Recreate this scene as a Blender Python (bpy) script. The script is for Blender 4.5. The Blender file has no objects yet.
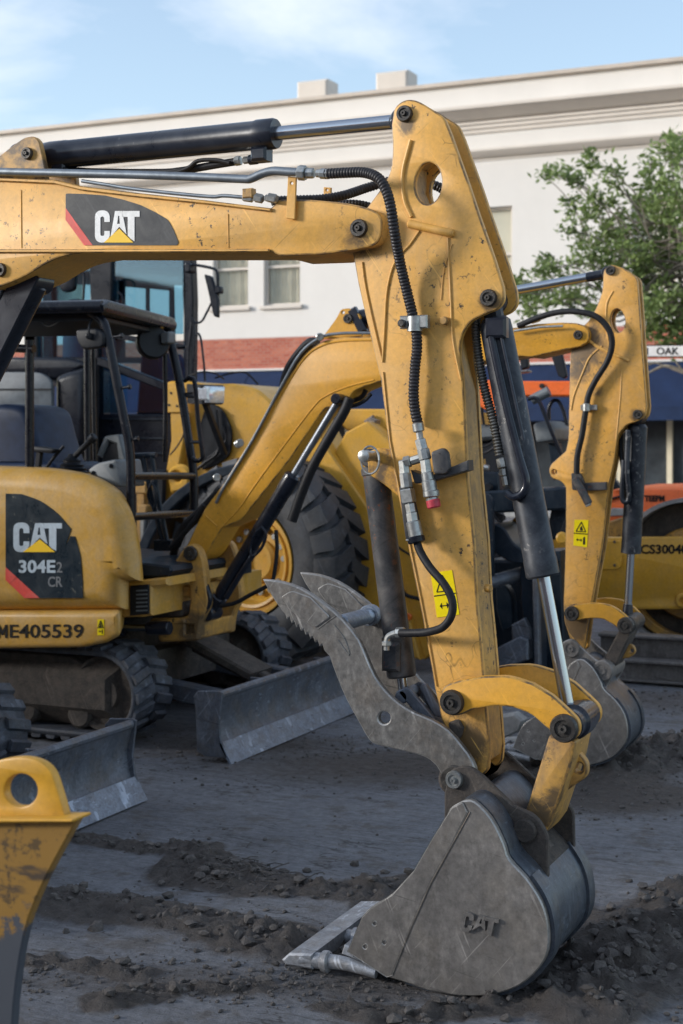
import bpy, bmesh, math, random
from mathutils import Vector, Matrix, noise
from mathutils.geometry import tessellate_polygon
random.seed(7)
R = math.radians
PI = math.pi
scene = bpy.context.scene
COL = scene.collection
F = 1450.0                       # focal length in pixels
TH = math.atan(660 / F)          # camera yaw against the machines' long axis
CS, SN = math.cos(TH), math.sin(TH)
CH = 1.6                         # eye height
HOR = 440.0                      # horizon row

def K(px, T):                    # depth of the plane Y = T at a column
    return T / (SN * (px - 341.5) / F + CS)
def P(px, py, T):                # world point on the plane Y = T
    x = (px - 341.5) / F; k = K(px, T)
    return Vector((k * (CS * x - SN), T, CH - (py - HOR) / F * k))
def L(n, px, T):                 # n pixels as metres there
    return n * K(px, T) / F
def GP(px, py, z=0.0):           # point on the ground
    k = F * (CH - z) / (py - HOR); x = (px - 341.5) / F
    return Vector((k * (CS * x - SN), k * (SN * x + CS), z))

# ------------------------------------------------------------- materials
def new_mat(name):
    m = bpy.data.materials.new(name); m.use_nodes = True
    nt = m.node_tree; nt.nodes.clear()
    o = nt.nodes.new('ShaderNodeOutputMaterial'); b = nt.nodes.new('ShaderNodeBsdfPrincipled')
    nt.links.new(b.outputs[0], o.inputs[0])
    return m, nt, b
def N(nt, kind, **kw):
    n = nt.nodes.new(kind)
    for k, v in kw.items():
        if k in n.inputs: n.inputs[k].default_value = v
        else: setattr(n, k, v)
    return n
def coords(nt, scale=(1, 1, 1), rot=(0, 0, 0), kind='Object'):
    t = N(nt, 'ShaderNodeTexCoord'); mp = N(nt, 'ShaderNodeMapping')
    mp.inputs['Scale'].default_value = scale; mp.inputs['Rotation'].default_value = rot
    nt.links.new(t.outputs[kind], mp.inputs[0]); return mp.outputs[0]
def nz(nt, vec, scale, detail=6, rough=.6, dist=0):
    n = N(nt, 'ShaderNodeTexNoise'); n.inputs['Scale'].default_value = scale
    n.inputs['Detail'].default_value = detail; n.inputs['Roughness'].default_value = rough
    n.inputs['Distortion'].default_value = dist
    nt.links.new(vec, n.inputs['Vector']); return n.outputs[0]
def ramp(nt, fac, a, b, ca=(0, 0, 0, 1), cb=(1, 1, 1, 1)):
    r = N(nt, 'ShaderNodeValToRGB'); e = r.color_ramp.elements
    e[0].position = a; e[1].position = b; e[0].color = ca; e[1].color = cb
    nt.links.new(fac, r.inputs[0]); return r.outputs[0]
def mixc(nt, fac, a, b, mode='MIX'):
    m = N(nt, 'ShaderNodeMix', data_type='RGBA', blend_type=mode)
    for s, v in ((m.inputs[0], fac), (m.inputs[6], a), (m.inputs[7], b)):
        if isinstance(v, (int, float)): s.default_value = v
        elif isinstance(v, tuple): s.default_value = v if len(v) == 4 else (*v, 1)
        else: nt.links.new(v, s)
    return m.outputs[2]
def mth(nt, op, a, b=0.0):
    m = N(nt, 'ShaderNodeMath', operation=op)
    for i, v in enumerate((a, b)):
        if isinstance(v, (int, float)): m.inputs[i].default_value = v
        else: nt.links.new(v, m.inputs[i])
    return m.outputs[0]
def mottle(nt, base, v, scale, lo, hi, detail=8, rough=.75):
    f = nz(nt, v, scale, detail, rough)
    return mixc(nt, 1.0, base, ramp(nt, f, .33, .67, (lo, lo, lo, 1), (hi, hi, hi, 1)), 'MULTIPLY')
def hairs(nt, base, rot, scale, col, amt, th=.66):
    """thin scrape marks lying in one direction"""
    mp = N(nt, 'ShaderNodeMapping'); mp.inputs['Scale'].default_value = (scale, scale * .2, scale * .035); nt.links.new(coords(nt, (1, 1, 1), (0, R(rot), 0)), mp.inputs[0])
    h = nz(nt, mp.outputs[0], 1.0, 3, .5, .15)
    m = mth(nt, 'MULTIPLY', ramp(nt, h, th, th + .03), ramp(nt, nz(nt, coords(nt), 6, 3, .5), .42, .6))
    return mixc(nt, mth(nt, 'MULTIPLY', m, amt), base, col)
def bump(nt, bs, h, strength=.3, dist=.01):
    b = N(nt, 'ShaderNodeBump'); b.inputs['Strength'].default_value = strength
    b.inputs['Distance'].default_value = dist
    nt.links.new(h, b.inputs['Height']); nt.links.new(b.outputs[0], bs.inputs['Normal'])

def painted(name, col, rough=.42, dust=(.30, .25, .19), dust_amt=.35, chip=(.035, .028, .022), chips=.3,
            scratch=.5, metal=0.0, cell=5.0, coat=0.0, stains=()):
    """worn paint: dust film, dark chips, hairline scratches"""
    m, nt, b = new_mat(name)
    v = coords(nt)
    c = col if len(col) == 4 else (*col, 1)
    big = nz(nt, v, 2.3, 7, .62)
    base = mixc(nt, ramp(nt, big, .35, .7), tuple(x * .86 for x in c[:3]), tuple(min(1, x * 1.12) for x in c[:3]))
    fine = nz(nt, v, 9, 9, .7, .6)
    dmask = mth(nt, 'MULTIPLY', ramp(nt, fine, .42, .72), dust_amt)
    base = mixc(nt, dmask, base, dust)
    # grime streaks that run down
    vs = coords(nt, (22, 22, 2.2)); st = nz(nt, vs, 1.0, 4, .6)
    base = mixc(nt, mth(nt, 'MULTIPLY', ramp(nt, st, .55, .8), dust_amt * .8), base, tuple(x * .55 for x in dust))
    # chips
    ch = nz(nt, v, 38, 5, .75); msk = nz(nt, v, 4.1, 3, .6)
    cm = mth(nt, 'MULTIPLY', ramp(nt, ch, .64 - .06 * chips, .66 - .06 * chips), ramp(nt, msk, .47, .61))
    cm = mth(nt, 'MULTIPLY', cm, min(1, chips * 2.2))
    base = mixc(nt, cm, base, chip)
    # hairline scratches
    vd = N(nt, 'ShaderNodeVectorMath', operation='ADD'); nn = N(nt, 'ShaderNodeTexNoise'); nn.inputs['Scale'].default_value = 7
    nt.links.new(v, nn.inputs['Vector']); nt.links.new(v, vd.inputs[0])
    sc = N(nt, 'ShaderNodeVectorMath', operation='SCALE'); sc.inputs['Scale'].default_value = .22
    nt.links.new(nn.outputs[1], sc.inputs[0]); nt.links.new(sc.outputs[0], vd.inputs[1])
    vo = N(nt, 'ShaderNodeTexVoronoi', feature='DISTANCE_TO_EDGE'); vo.inputs['Scale'].default_value = cell
    nt.links.new(vd.outputs[0], vo.inputs['Vector'])
    sl = ramp(nt, vo.outputs[0], .003, .016, (1, 1, 1, 1), (0, 0, 0, 1))
    m2 = ramp(nt, nz(nt, v, 5.5, 4, .6, 1.0), .5, .66)
    sm = mth(nt, 'MULTIPLY', mth(nt, 'MULTIPLY', sl, m2), scratch)
    base = mixc(nt, sm, base, tuple(x * .3 for x in c[:3]))
    for (sx, sy, sz), rad in stains:            # grease and dirt thrown out around the pins
        dn = N(nt, 'ShaderNodeVectorMath', operation='DISTANCE'); nt.links.new(v, dn.inputs[0]); dn.inputs[1].default_value = (sx, sy, sz)
        dd = mth(nt, 'ADD', mth(nt, 'MULTIPLY', dn.outputs['Value'], 1 / rad), mth(nt, 'MULTIPLY', nz(nt, v, 11, 9, .8, 1.2), 1.5))
        base = mixc(nt, mth(nt, 'MULTIPLY', ramp(nt, mth(nt, 'MULTIPLY', dd, .5), .56, .76, (1, 1, 1, 1), (0, 0, 0, 1)), .85), base, (.06, .045, .03))
    base = mottle(nt, base, v, 60, .88, 1.10)
    base = hairs(nt, base, 35, 90, tuple(min(1, x * 1.5 + .03) for x in c[:3]), .5); base = hairs(nt, base, -50, 110, tuple(x * .35 for x in c[:3]), .45, .67)
    nt.links.new(base, b.inputs['Base Color'])
    rr = mth(nt, 'ADD', mth(nt, 'MULTIPLY', fine, .35), rough - .12)
    nt.links.new(rr, b.inputs['Roughness'])
    b.inputs['Metallic'].default_value = metal
    b.inputs['Coat Weight'].default_value = coat
    if max(col) < .06: b.inputs['Specular IOR Level'].default_value = .28
    bump(nt, b, mth(nt, 'ADD', fine, mth(nt, 'MULTIPLY', cm, -.6)), .16, .004)
    return m

def steel(name, a, b_, rough=.45, metal=.6, scale=4, streak=(1, 1, 8), bumps=.3, mud=0.0, mudc=(.16, .13, .10)):
    m, nt, b = new_mat(name); v = coords(nt)
    f = nz(nt, v, scale, 8, .65, .8); g = nz(nt, coords(nt, streak), 6, 6, .7)
    base = mixc(nt, ramp(nt, f, .32, .68), a, b_)
    base = mixc(nt, mth(nt, 'MULTIPLY', ramp(nt, g, .5, .75), .5), base, tuple(x * 1.7 for x in b_[:3]))
    if mud:
        base = mixc(nt, mth(nt, 'MULTIPLY', ramp(nt, nz(nt, v, scale * 1.7, 9, .72), .48, .62), mud), base, mudc)
    base = mottle(nt, base, v, scale * 11, .72, 1.26)
    lt = tuple(min(1, x * 2.1) for x in b_[:3])
    base = hairs(nt, base, 25, 80, lt, .6, .63); base = hairs(nt, base, -40, 95, lt, .5, .65); base = hairs(nt, base, 80, 70, tuple(x * .4 for x in a[:3]), .6, .64)
    nt.links.new(base, b.inputs['Base Color']); b.inputs['Metallic'].default_value = metal
    nt.links.new(mth(nt, 'ADD', mth(nt, 'MULTIPLY', g, .4), rough - .2), b.inputs['Roughness'])
    bump(nt, b, mth(nt, 'ADD', nz(nt, v, scale * 7, 8, .7), g), bumps, .004)
    return m

def plain(name, col, rough=.5, metal=0.0, var=.25, scale=8, bumps=.1, coat=0.0, trans=0.0):
    m, nt, b = new_mat(name); v = coords(nt)
    f = nz(nt, v, scale, 7, .65)
    base = mixc(nt, ramp(nt, f, .3, .7), tuple(x * (1 - var) for x in col), tuple(min(1, x * (1 + var)) for x in col))
    nt.links.new(base, b.inputs['Base Color']); b.inputs['Roughness'].default_value = rough
    b.inputs['Metallic'].default_value = metal; b.inputs['Coat Weight'].default_value = coat
    b.inputs['Transmission Weight'].default_value = trans
    if max(col) < .08: b.inputs['Specular IOR Level'].default_value = .25
    if bumps: bump(nt, b, f, bumps, .004)
    return m

YEL = (.66, .375, .075)
M = {}
ROOT1 = Vector((-5.0, 4.5, 0)); ROOT2 = Vector((-4.85, 7.26, 0))
ST = [(P(362, 240, 4.13) - ROOT1, .10), (P(405, 125, 4.13) - ROOT1, .05), (P(489, 300, 4.13) - ROOT1, .05), (P(470, 745, 4.13) - ROOT1, .12), (P(452, 705, 4.1) - ROOT1, .09)]
ST2 = [(P(580, 345, 6.86) - ROOT2, .20), (P(578, 372, 6.86) - ROOT2, .10), (P(612, 268, 6.86) - ROOT2, .04), (P(638, 416, 6.86) - ROOT2, .06), (P(575, 625, 6.86) - ROOT2, .18), (P(597, 392, 6.86) - ROOT2, .05)]
M['yellow'] = painted('worn_yellow_paint', (.70, .368, .072), .47, (.52, .36, .19), .34, chips=.7, scratch=.85, cell=7, stains=ST)
M['yellow_stick'] = painted('sunned_yellow_paint', (.68, .345, .062), .42, (.46, .31, .17), .4, chips=.8, scratch=.6, cell=6, stains=ST2)
def rim_mat(name, col):
    m, nt, b = new_mat(name); v = coords(nt); f = nz(nt, v, 16, 7, .7)
    nt.links.new(mixc(nt, ramp(nt, f, .42, .60), col, (.12, .075, .035)), b.inputs['Base Color']); b.inputs['Roughness'].default_value = .5; return m
M['rim'] = rim_mat('worn_paint_rim', (.50, .27, .06)); M['rim_low'] = rim_mat('worn_link_rim', (.58, .30, .04))
M['rim_steel'] = steel('bright_worn_edge', (.24, .235, .225), (.40, .385, .36), .38, .6, 12, (1, 1, 1), .2)
RIM = {'bucket': 'rim_steel', 'thumb': 'rim_steel', 'yellow': 'rim', 'yellow_stick': 'rim', 'yellow_low': 'rim_low', 'yellow_dirty': 'rim'}
M['yellow_low'] = painted('yellow_paint', (.68, .33, .030), .36, (.45, .29, .12), .16, chips=.3, scratch=.2, cell=4)
M['yellow_dirty'] = painted('dirty_yellow_paint', (.56, .30, .060), .5, (.17, .12, .08), .8, chips=1.0, scratch=.5, stains=[(P(535, 822, 4.12) - ROOT1, .13), (P(556, 800, 4.12) - ROOT1, .06), (P(195, 632, 6.72) - ROOT2, .16), (P(150, 630, 6.72) - ROOT2, .14)])
M['yellow_body'] = painted('body_yellow_paint', (.56, .31, .055), .32, (.42, .35, .26), .35, chips=.15, scratch=.25, cell=3)
M['yellow_far'] = painted('distant_yellow_paint', (.62, .33, .035), .35, (.35, .26, .15), .25, chips=.2, scratch=.15)
M['black'] = painted('black_paint', (.006, .008, .014), .24, (.04, .045, .05), .10, chip=(.12, .11, .10), chips=.25, scratch=.0)
M['barrel'] = painted('dark_cylinder_paint', (.010, .013, .022), .25, (.06, .07, .09), .22, chip=(.10, .10, .10), chips=.2, scratch=.0, coat=.3)
M['barrel_grey'] = painted('dusty_cylinder_paint', (.035, .038, .044), .4, (.16, .145, .13), .75, chip=(.16, .06, .03), chips=.7, scratch=.0)
M['chrome'] = plain('chrome', (.40, .43, .47), .25, 1.0, .02, 3, .0)
M['rod_dull'] = plain('oily_rod', (.20, .22, .25), .42, .6, .25, 20, .05)
M['tube'] = plain('zinc_tube', (.20, .225, .25), .45, .75, .25, 20, .05)
M['barrel_worn'] = painted('scuffed_cylinder_paint', (.010, .013, .020), .36, (.10, .11, .125), .6, chip=(.20, .19, .18), chips=.9, scratch=.3)
M['fitting'] = plain('zinc_fitting', (.36, .37, .36), .38, .8, .3, 60, .05)
M['rubber'] = plain('hose_rubber', (.014, .014, .016), .55, 0, .4, 60, .1)
M['guard'] = plain('hose_guard', (.030, .028, .030), .42, 0, .4, 40, .1)
M['spring'] = plain('spring_guard', (.20, .195, .18), .42, .8, .3, 40, .1)
M['pin'] = steel('pin_steel', (.035, .032, .030), (.075, .068, .06), .5, .5, 14)
M['bucket'] = steel('bucket_steel', (.120, .112, .105), (.222, .206, .190), .48, .35, 3.2, (5, 1, 2.5), .25, .5, (.22, .195, .165))
M['bucket_shell'] = steel('bucket_shell_steel', (.050, .064, .085), (.11, .125, .15), .4, .45, 4, (1, 8, 1), .35, .4, (.13, .11, .09))
M['thumb'] = steel('thumb_steel', (.115, .112, .108), (.225, .215, .20), .40, .5, 5, (9, 1, 4), .16, .45, (.22, .185, .15))
M['edge'] = steel('wear_edge_steel', (.22, .23, .25), (.36, .375, .40), .45, .35, 8, (2, 5, 2), .5, .45, (.22, .19, .16))
M['blade'] = steel('blade_steel', (.07, .08, .10), (.13, .148, .18), .45, .35, 5, (5, 1, 1), .4, .5, (.12, .105, .09))
M['blade_edge'] = steel('blade_edge_steel', (.14, .165, .21), (.22, .26, .32), .45, .35, 7, (2, 2, 4), .4, .4, (.13, .12, .11))
M['mudsteel'] = steel('muddy_steel', (.035, .030, .027), (.08, .068, .058), .85, .05, 12, (1, 1, 1), .9, .7, (.10, .08, .065))
M['track'] = steel('track_rubber', (.025, .030, .040), (.075, .085, .105), .65, 0, 9, (2, 2, 2), .5, .4, (.085, .075, .068))
M['rubber_tyre'] = steel('tyre_rubber', (.016, .019, .024), (.040, .046, .056), .6, 0, 4, (1, 1, 1), .4, .35, (.085, .08, .075))
M['decal_dark'] = painted('charcoal_decal', (.040, .042, .045), .4, (.25, .24, .22), .25, chip=(.30, .28, .24), chips=.3, scratch=0)
M['decal_navy'] = painted('navy_decal', (.010, .020, .030), .25, (.12, .13, .13), .22, chip=(.35, .33, .25), chips=.25, scratch=0)
M['white'] = painted('white_lettering', (.72, .72, .70), .4, (.4, .38, .34), .3, chips=.15, scratch=0)
M['white_blue'] = painted('dusty_lettering', (.42, .50, .56), .4, (.3, .3, .3), .3, chips=.1, scratch=0)
M['red'] = painted('red_stripe', (.62, .05, .035), .4, (.5, .3, .25), .2, chips=.15, scratch=0)
M['tri'] = plain('logo_yellow', (.85, .52, .01), .4, 0, .05, 8, 0)
M['ink'] = plain('black_lettering', (.012, .011, .010), .5, 0, .3, 30, 0)
M['grey_text'] = plain('grey_lettering', (.16, .17, .18), .5, 0, .2, 30, 0)
M['warn'] = plain('warning_yellow', (.86, .66, .0), .35, 0, .08, 20, 0)
M['redcap'] = plain('red_cap', (.45, .04, .06), .45, 0, .3, 60, .1)
M['seat'] = plain('seat_vinyl', (.014, .026, .060), .45, 0, .3, 14, .1)
M['greyplastic'] = plain('grey_plastic', (.11, .125, .135), .5, 0, .25, 14, .1)
M['darkplastic'] = plain('dark_plastic', (.010, .012, .016), .45, 0, .3, 14, .1)
M['orange'] = painted('orange_paint', (.80, .13, .012), .4, (.4, .2, .1), .2, chips=.2, scratch=.1)
M['navy'] = painted('navy_painted_frame', (.007, .015, .026), .32, (.06, .07, .08), .25, chip=(.15, .14, .13), chips=.3, scratch=0)
M['drum'] = steel('drum_steel', (.13, .105, .085), (.21, .175, .145), .5, .5, 3, (1, 9, 1), .3, .4, (.24, .21, .18))
M['drum_shell'] = steel('drum_shell_steel', (.24, .235, .235), (.34, .33, .32), .5, .15, 3, (1, 9, 1), .3, .4, (.26, .23, .2))
M['beam'] = steel('mill_steel', (.10, .092, .088), (.16, .15, .145), .5, .45, 4, (4, 1, 1), .3, .4, (.16, .14, .12))
M['lens'] = plain('lamp_lens', (.62, .66, .70), .12, .4, .3, 50, .1)
M['amber'] = plain('amber_reflector', (.75, .16, .02), .25, 0, .1, 20, 0)
M['concrete'] = plain('broken_concrete', (.26, .26, .255), .85, 0, .3, 14, .5)
def glassmat(name, tint, mixv, rough=.03, k=1.0):
    m = bpy.data.materials.new(name); m.use_nodes = True; nt = m.node_tree; nt.nodes.clear()
    o = nt.nodes.new('ShaderNodeOutputMaterial'); mx = nt.nodes.new('ShaderNodeMixShader')
    t = nt.nodes.new('ShaderNodeBsdfTransparent'); t.inputs[0].default_value = (*tint, 1)
    g = nt.nodes.new('ShaderNodeBsdfGlossy'); g.inputs['Roughness'].default_value = rough; g.inputs[0].default_value = (.8, .9, 1, 1)
    fr = nt.nodes.new('ShaderNodeFresnel'); fr.inputs[0].default_value = 1.5
    ad = nt.nodes.new('ShaderNodeMath'); ad.operation = 'ADD'; ad.inputs[1].default_value = mixv
    ml = nt.nodes.new('ShaderNodeMath'); ml.operation = 'MULTIPLY'; ml.inputs[1].default_value = k
    nt.links.new(fr.outputs[0], ml.inputs[0]); nt.links.new(ml.outputs[0], ad.inputs[0]); nt.links.new(ad.outputs[0], mx.inputs[0])
    nt.links.new(t.outputs[0], mx.inputs[1]); nt.links.new(g.outputs[0], mx.inputs[2]); nt.links.new(mx.outputs[0], o.inputs[0])
    return m
M['glass'] = glassmat('cab_glass', (.50, .76, .90), .05)
M['glass_clear'] = glassmat('window_glass', (.97, .97, .95), .0, .03, .3)
M['glass_dark'] = glassmat('dusty_glass', (.25, .36, .40), .22, .08)

# ------------------------------------------------------------- objects
ORG = [Vector((0, 0, 0))]
def empty(name, loc):
    o = bpy.data.objects.new(name, None); COL.objects.link(o); o.location = loc
    o.empty_display_size = .2; ORG[0] = Vector(loc); return o
def tag(o, label=None, cat=None, group=None, kind=None):
    if label: o['label'] = label
    if cat: o['category'] = cat
    if group: o['group'] = group
    if kind: o['kind'] = kind
    return o

def rounded(pts, scale=1.0, n=5):
    """polygon with optional corner radii (x, z, r)"""
    out = []; m = len(pts)
    for i, p in enumerate(pts):
        a = Vector(p[:2]); r = p[2] if len(p) > 2 else 0
        if not r: out.append(a); continue
        q = Vector(pts[i - 1][:2]); s = Vector(pts[(i + 1) % m][:2])
        d1 = min(r * scale, (q - a).length * .49); d2 = min(r * scale, (s - a).length * .49)
        u = a + (q - a).normalized() * d1; w = a + (s - a).normalized() * d2
        for k in range(n + 1):
            t = k / n; out.append(u * (1 - t) ** 2 + a * 2 * t * (1 - t) + w * t * t)
    return out
def smoothed(pts, n=3, closed=True):
    """Catmull-Rom; a third item 'c' keeps a corner sharp"""
    m = len(pts); out = []; V = [Vector(p[:2]) for p in pts]; sh = [len(p) > 2 and p[2] == 'c' for p in pts]
    for i in range(m if closed else m - 1):
        p1, p2 = V[i], V[(i + 1) % m]
        p0 = V[i - 1] if (closed or i > 0) else p1; p3 = V[(i + 2) % m] if (closed or i < m - 2) else p2
        if sh[i]: p0 = p1
        if sh[(i + 1) % m]: p3 = p2
        for k in range(n):
            t = k / n
            out.append(.5 * ((2 * p1) + (p2 - p0) * t + (2 * p0 - 5 * p1 + 4 * p2 - p3) * t * t + (3 * p1 - p0 - 3 * p2 + p3) * t ** 3))
    if not closed: out.append(V[-1])
    return out
def spline3(pts, n=6):
    out = []; m = len(pts); V = [Vector(p) for p in pts]
    for i in range(m - 1):
        p1, p2 = V[i], V[i + 1]; p0 = V[i - 1] if i else p1 * 2 - p2; p3 = V[i + 2] if i < m - 2 else p2 * 2 - p1
        for k in range(n):
            t = k / n
            out.append(.5 * ((2 * p1) + (p2 - p0) * t + (2 * p0 - 5 * p1 + 4 * p2 - p3) * t * t + (3 * p1 - p0 - 3 * p2 + p3) * t ** 3))
    out.append(V[-1]); return out
def area(p): return sum(p[i - 1].x * p[i].y - p[i].x * p[i - 1].y for i in range(len(p))) / 2
def inset(p, d):
    out = []; m = len(p)
    for i in range(m):
        a, b, c = p[i - 1], p[i], p[(i + 1) % m]
        e1 = (b - a); e2 = (c - b)
        if e1.length < 1e-9 or e2.length < 1e-9: out.append(b.copy()); continue
        e1.normalize(); e2.normalize()
        n1 = Vector((-e1.y, e1.x)); n2 = Vector((-e2.y, e2.x)); q = n1 + n2
        den = max(.35, 1 + n1.dot(n2)); out.append(b + q * (d / den))
    return out
def dedupe(p):
    out = []
    for v in p:
        if not out or (v - out[-1]).length > 4e-4: out.append(v)
    if len(out) > 2 and (out[0] - out[-1]).length < 4e-4: out.pop()
    return out

class MB:
    def __init__(s, mat='yellow'): s.v = []; s.f = []; s.m = []; s.mats = [mat]; s.sharp = 32
    def mi(s, mat):
        if mat is None: return 0
        if mat not in s.mats: s.mats.append(mat)
        return s.mats.index(mat)
    def add(s, vs, fs, mat=None):
        b = len(s.v); s.v += [Vector(v) for v in vs]; k = s.mi(mat)
        for f in fs: s.f.append(tuple(b + i for i in f)); s.m.append(k)
        return s
    def prism2(s, out2, T0, T1, b=.004, holes=(), mat=None, nb=1, xf=None, both=True):
        """outline in (X, Z) extruded from Y=T0 (near) to Y=T1 with bevelled rims"""
        loops = [dedupe(out2)] + [dedupe(h) for h in holes]
        if area(loops[0]) < 0: loops[0].reverse()
        for i in range(1, len(loops)):
            if area(loops[i]) > 0: loops[i].reverse()
        lay = []
        for k in range(nb + 1):
            a = PI / 2 * k / nb
            lay.append((T0 + b * (1 - math.sin(a)), b * (1 - math.cos(a))))
        rows = [(y, d) for y, d in lay]
        # rows: k=0 -> inset 0 at T0+b ; k=nb -> inset b at T0
        rows = [(T0 + b * (1 - math.sin(PI / 2 * k / nb)), b * (1 - math.cos(PI / 2 * k / nb))) for k in range(nb, -1, -1)]
        rows = rows if b > 0 else [(T0, 0)]
        back = [(T0 + T1 - y, d) for y, d in reversed(rows)] if (both and b > 0) else [(T1, 0)]
        rows = rows + back
        vs = []; fs = []; starts = []; rimf = []; nr_ = len(rows)
        for (y, d) in rows:
            st = []
            for lp in loops:
                q = inset(lp, d) if d > 0 else lp
                st.append(len(vs)); vs += [Vector((p.x, y, p.y)) for p in q]
            starts.append(st)
        for r in range(len(rows) - 1):
            for li, lp in enumerate(loops):
                n = len(lp); a = starts[r][li]; c = starts[r + 1][li]
                for i in range(n): j = (i + 1) % n; fs.append((a + i, a + j, c + j, c + i)); rimf.append(b >= .003 and r != (nr_ - 2) // 2)
        for r in (0, len(rows) - 1):
            polys = []
            idx = []
            for li, lp in enumerate(loops):
                a = starts[r][li]; idx += list(range(a, a + len(lp)))
                polys.append([Vector((vs[a + i].x, vs[a + i].z, 0)) for i in range(len(lp))])
            for t in tessellate_polygon(polys): fs.append(tuple(idx[i] for i in t))
        if xf: vs = [xf(v) for v in vs]
        k0 = len(s.m); s.add(vs, fs, mat); key = s.mats[s.m[k0]] if fs else None
        if key in RIM and b <= .0085:
            ri = s.mi(RIM[key])
            for i, q in enumerate(rimf):
                if q: s.m[k0 + i] = ri
        return s
    def plate(s, pts, T0, T1, b=.004, holes=(), mat=None, sm=False, Tref=None, nb=1, xf=None):
        """outline given in photo columns/rows, taken on the plane Y=Tref"""
        Tr = T0 if Tref is None else Tref
        o = smoothed(pts) if sm else rounded(pts)
        cv = lambda q: [Vector((P(p.x, p.y, Tr).x, P(p.x, p.y, Tr).z)) for p in q]
        hs = []
        for h in holes:
            if len(h) >= 3 and not isinstance(h[0], (tuple, list, Vector)):
                cx, cy, rx = h[:3]; ry = h[3] if len(h) > 3 else rx; tl = R(h[4]) if len(h) > 4 else 0
                hs.append([Vector((cx + rx * math.cos(a) * math.cos(tl) - ry * math.sin(a) * math.sin(tl),
                                   cy + rx * math.cos(a) * math.sin(tl) + ry * math.sin(a) * math.cos(tl))) for a in [2 * PI * i / 24 for i in range(24)]])
            else: hs.append(rounded(h))
        return s.prism2(cv(o), T0, T1, b, [cv(h) for h in hs], mat, nb, xf)
    def box(s, x0, x1, y0, y1, z0, z1, b=.004, mat=None, xf=None):
        return s.prism2([Vector((x0, z0)), Vector((x1, z0)), Vector((x1, z1)), Vector((x0, z1))], y0, y1, b, (), mat, 1, xf)
    def lathe(s, p0, p1, prof, seg=20, mat=None, caps=True):
        """prof: (distance from p0 toward p1, radius)"""
        p0 = Vector(p0); ax = (Vector(p1) - p0).normalized()
        u = ax.orthogonal().normalized(); w = ax.cross(u); vs = []; fs = []
        for d, r in prof:
            for i in range(seg):
                a = 2 * PI * i / seg; vs.append(p0 + ax * d + (u * math.cos(a) + w * math.sin(a)) * max(r, 1e-4))
        n = len(prof)
        for k in range(n - 1):
            for i in range(seg): j = (i + 1) % seg; fs.append((k * seg + i, k * seg + j, (k + 1) * seg + j, (k + 1) * seg + i))
        if caps: fs.append(tuple(range(seg))); fs.append(tuple((n - 1) * seg + i for i in range(seg)))
        return s.add(vs, fs, mat)
    def cyl(s, p0, p1, r, b=.003, seg=20, mat=None, r1=None):
        h = (Vector(p1) - Vector(p0)).length; r1 = r if r1 is None else r1
        b = min(b, h * .4, r * .4)
        return s.lathe(p0, p1, [(0, r - b), (b, r), (h - b, r1), (h, r1 - b)], seg, mat)
    def tube(s, pts, r, seg=10, mat=None, n=6, corr=0, pitch=.008, spl=True):
        c = spline3(pts, n) if spl else [Vector(p) for p in pts]
        if corr:                                   # resample finely for ribs
            dl = [0]
            for i in range(1, len(c)): dl.append(dl[-1] + (c[i] - c[i - 1]).length)
            step = pitch / 4; out = []; j = 0; q = 0.0
            while q < dl[-1]:
                while j < len(c) - 2 and dl[j + 1] < q: j += 1
                t = (q - dl[j]) / max(1e-9, dl[j + 1] - dl[j]); out.append(c[j].lerp(c[j + 1], t)); q += step
            c = out
        vs = []; fs = []; up = None
        for i, p in enumerate(c):
            t = (c[min(i + 1, len(c) - 1)] - c[max(i - 1, 0)]).normalized()
            if up is None: up = t.orthogonal().normalized()
            up = (up - t * up.dot(t)).normalized(); w = t.cross(up)
            rr = r if not callable(r) else r(i / (len(c) - 1))
            if corr: rr *= (1 + corr * (1, .5, -1, .5)[i % 4])
            for k in range(seg): a = 2 * PI * k / seg; vs.append(p + (up * math.cos(a) + w * math.sin(a)) * rr)
        for i in range(len(c) - 1):
            for k in range(seg): j = (k + 1) % seg; fs.append((i * seg + k, i * seg + j, (i + 1) * seg + j, (i + 1) * seg + k))
        fs.append(tuple(range(seg))); fs.append(tuple((len(c) - 1) * seg + k for k in range(seg)))
        return s.add(vs, fs, mat)
    def ptube(s, pts, rpx, T=None, **kw):
        """pts in photo columns/rows (x, y[, T]); rpx in pixels"""
        q = [P(p[0], p[1], p[2] if len(p) > 2 else T) for p in pts]
        T_ = pts[0][2] if len(pts[0]) > 2 else T
        return s.tube(q, L(rpx, pts[0][0], T_), **kw)
    def beam(s, p0, p1, w, h, b=.003, mat=None, up=(0, 1, 0)):
        p0 = Vector(p0); p1 = Vector(p1); ax = (p1 - p0); ln = ax.length; ax.normalize(); up = Vector(up)
        v = (up - ax * up.dot(ax)).normalized(); u = ax.cross(v)
        xf = lambda q: p0 + ax * q.x + v * q.y + u * q.z
        return s.box(0, ln, -w / 2, w / 2, -h / 2, h / 2, b, mat, xf)
    def move(s, d, since=0):
        for i in range(since, len(s.v)): s.v[i] = s.v[i] + Vector(d)
        return s
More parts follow.
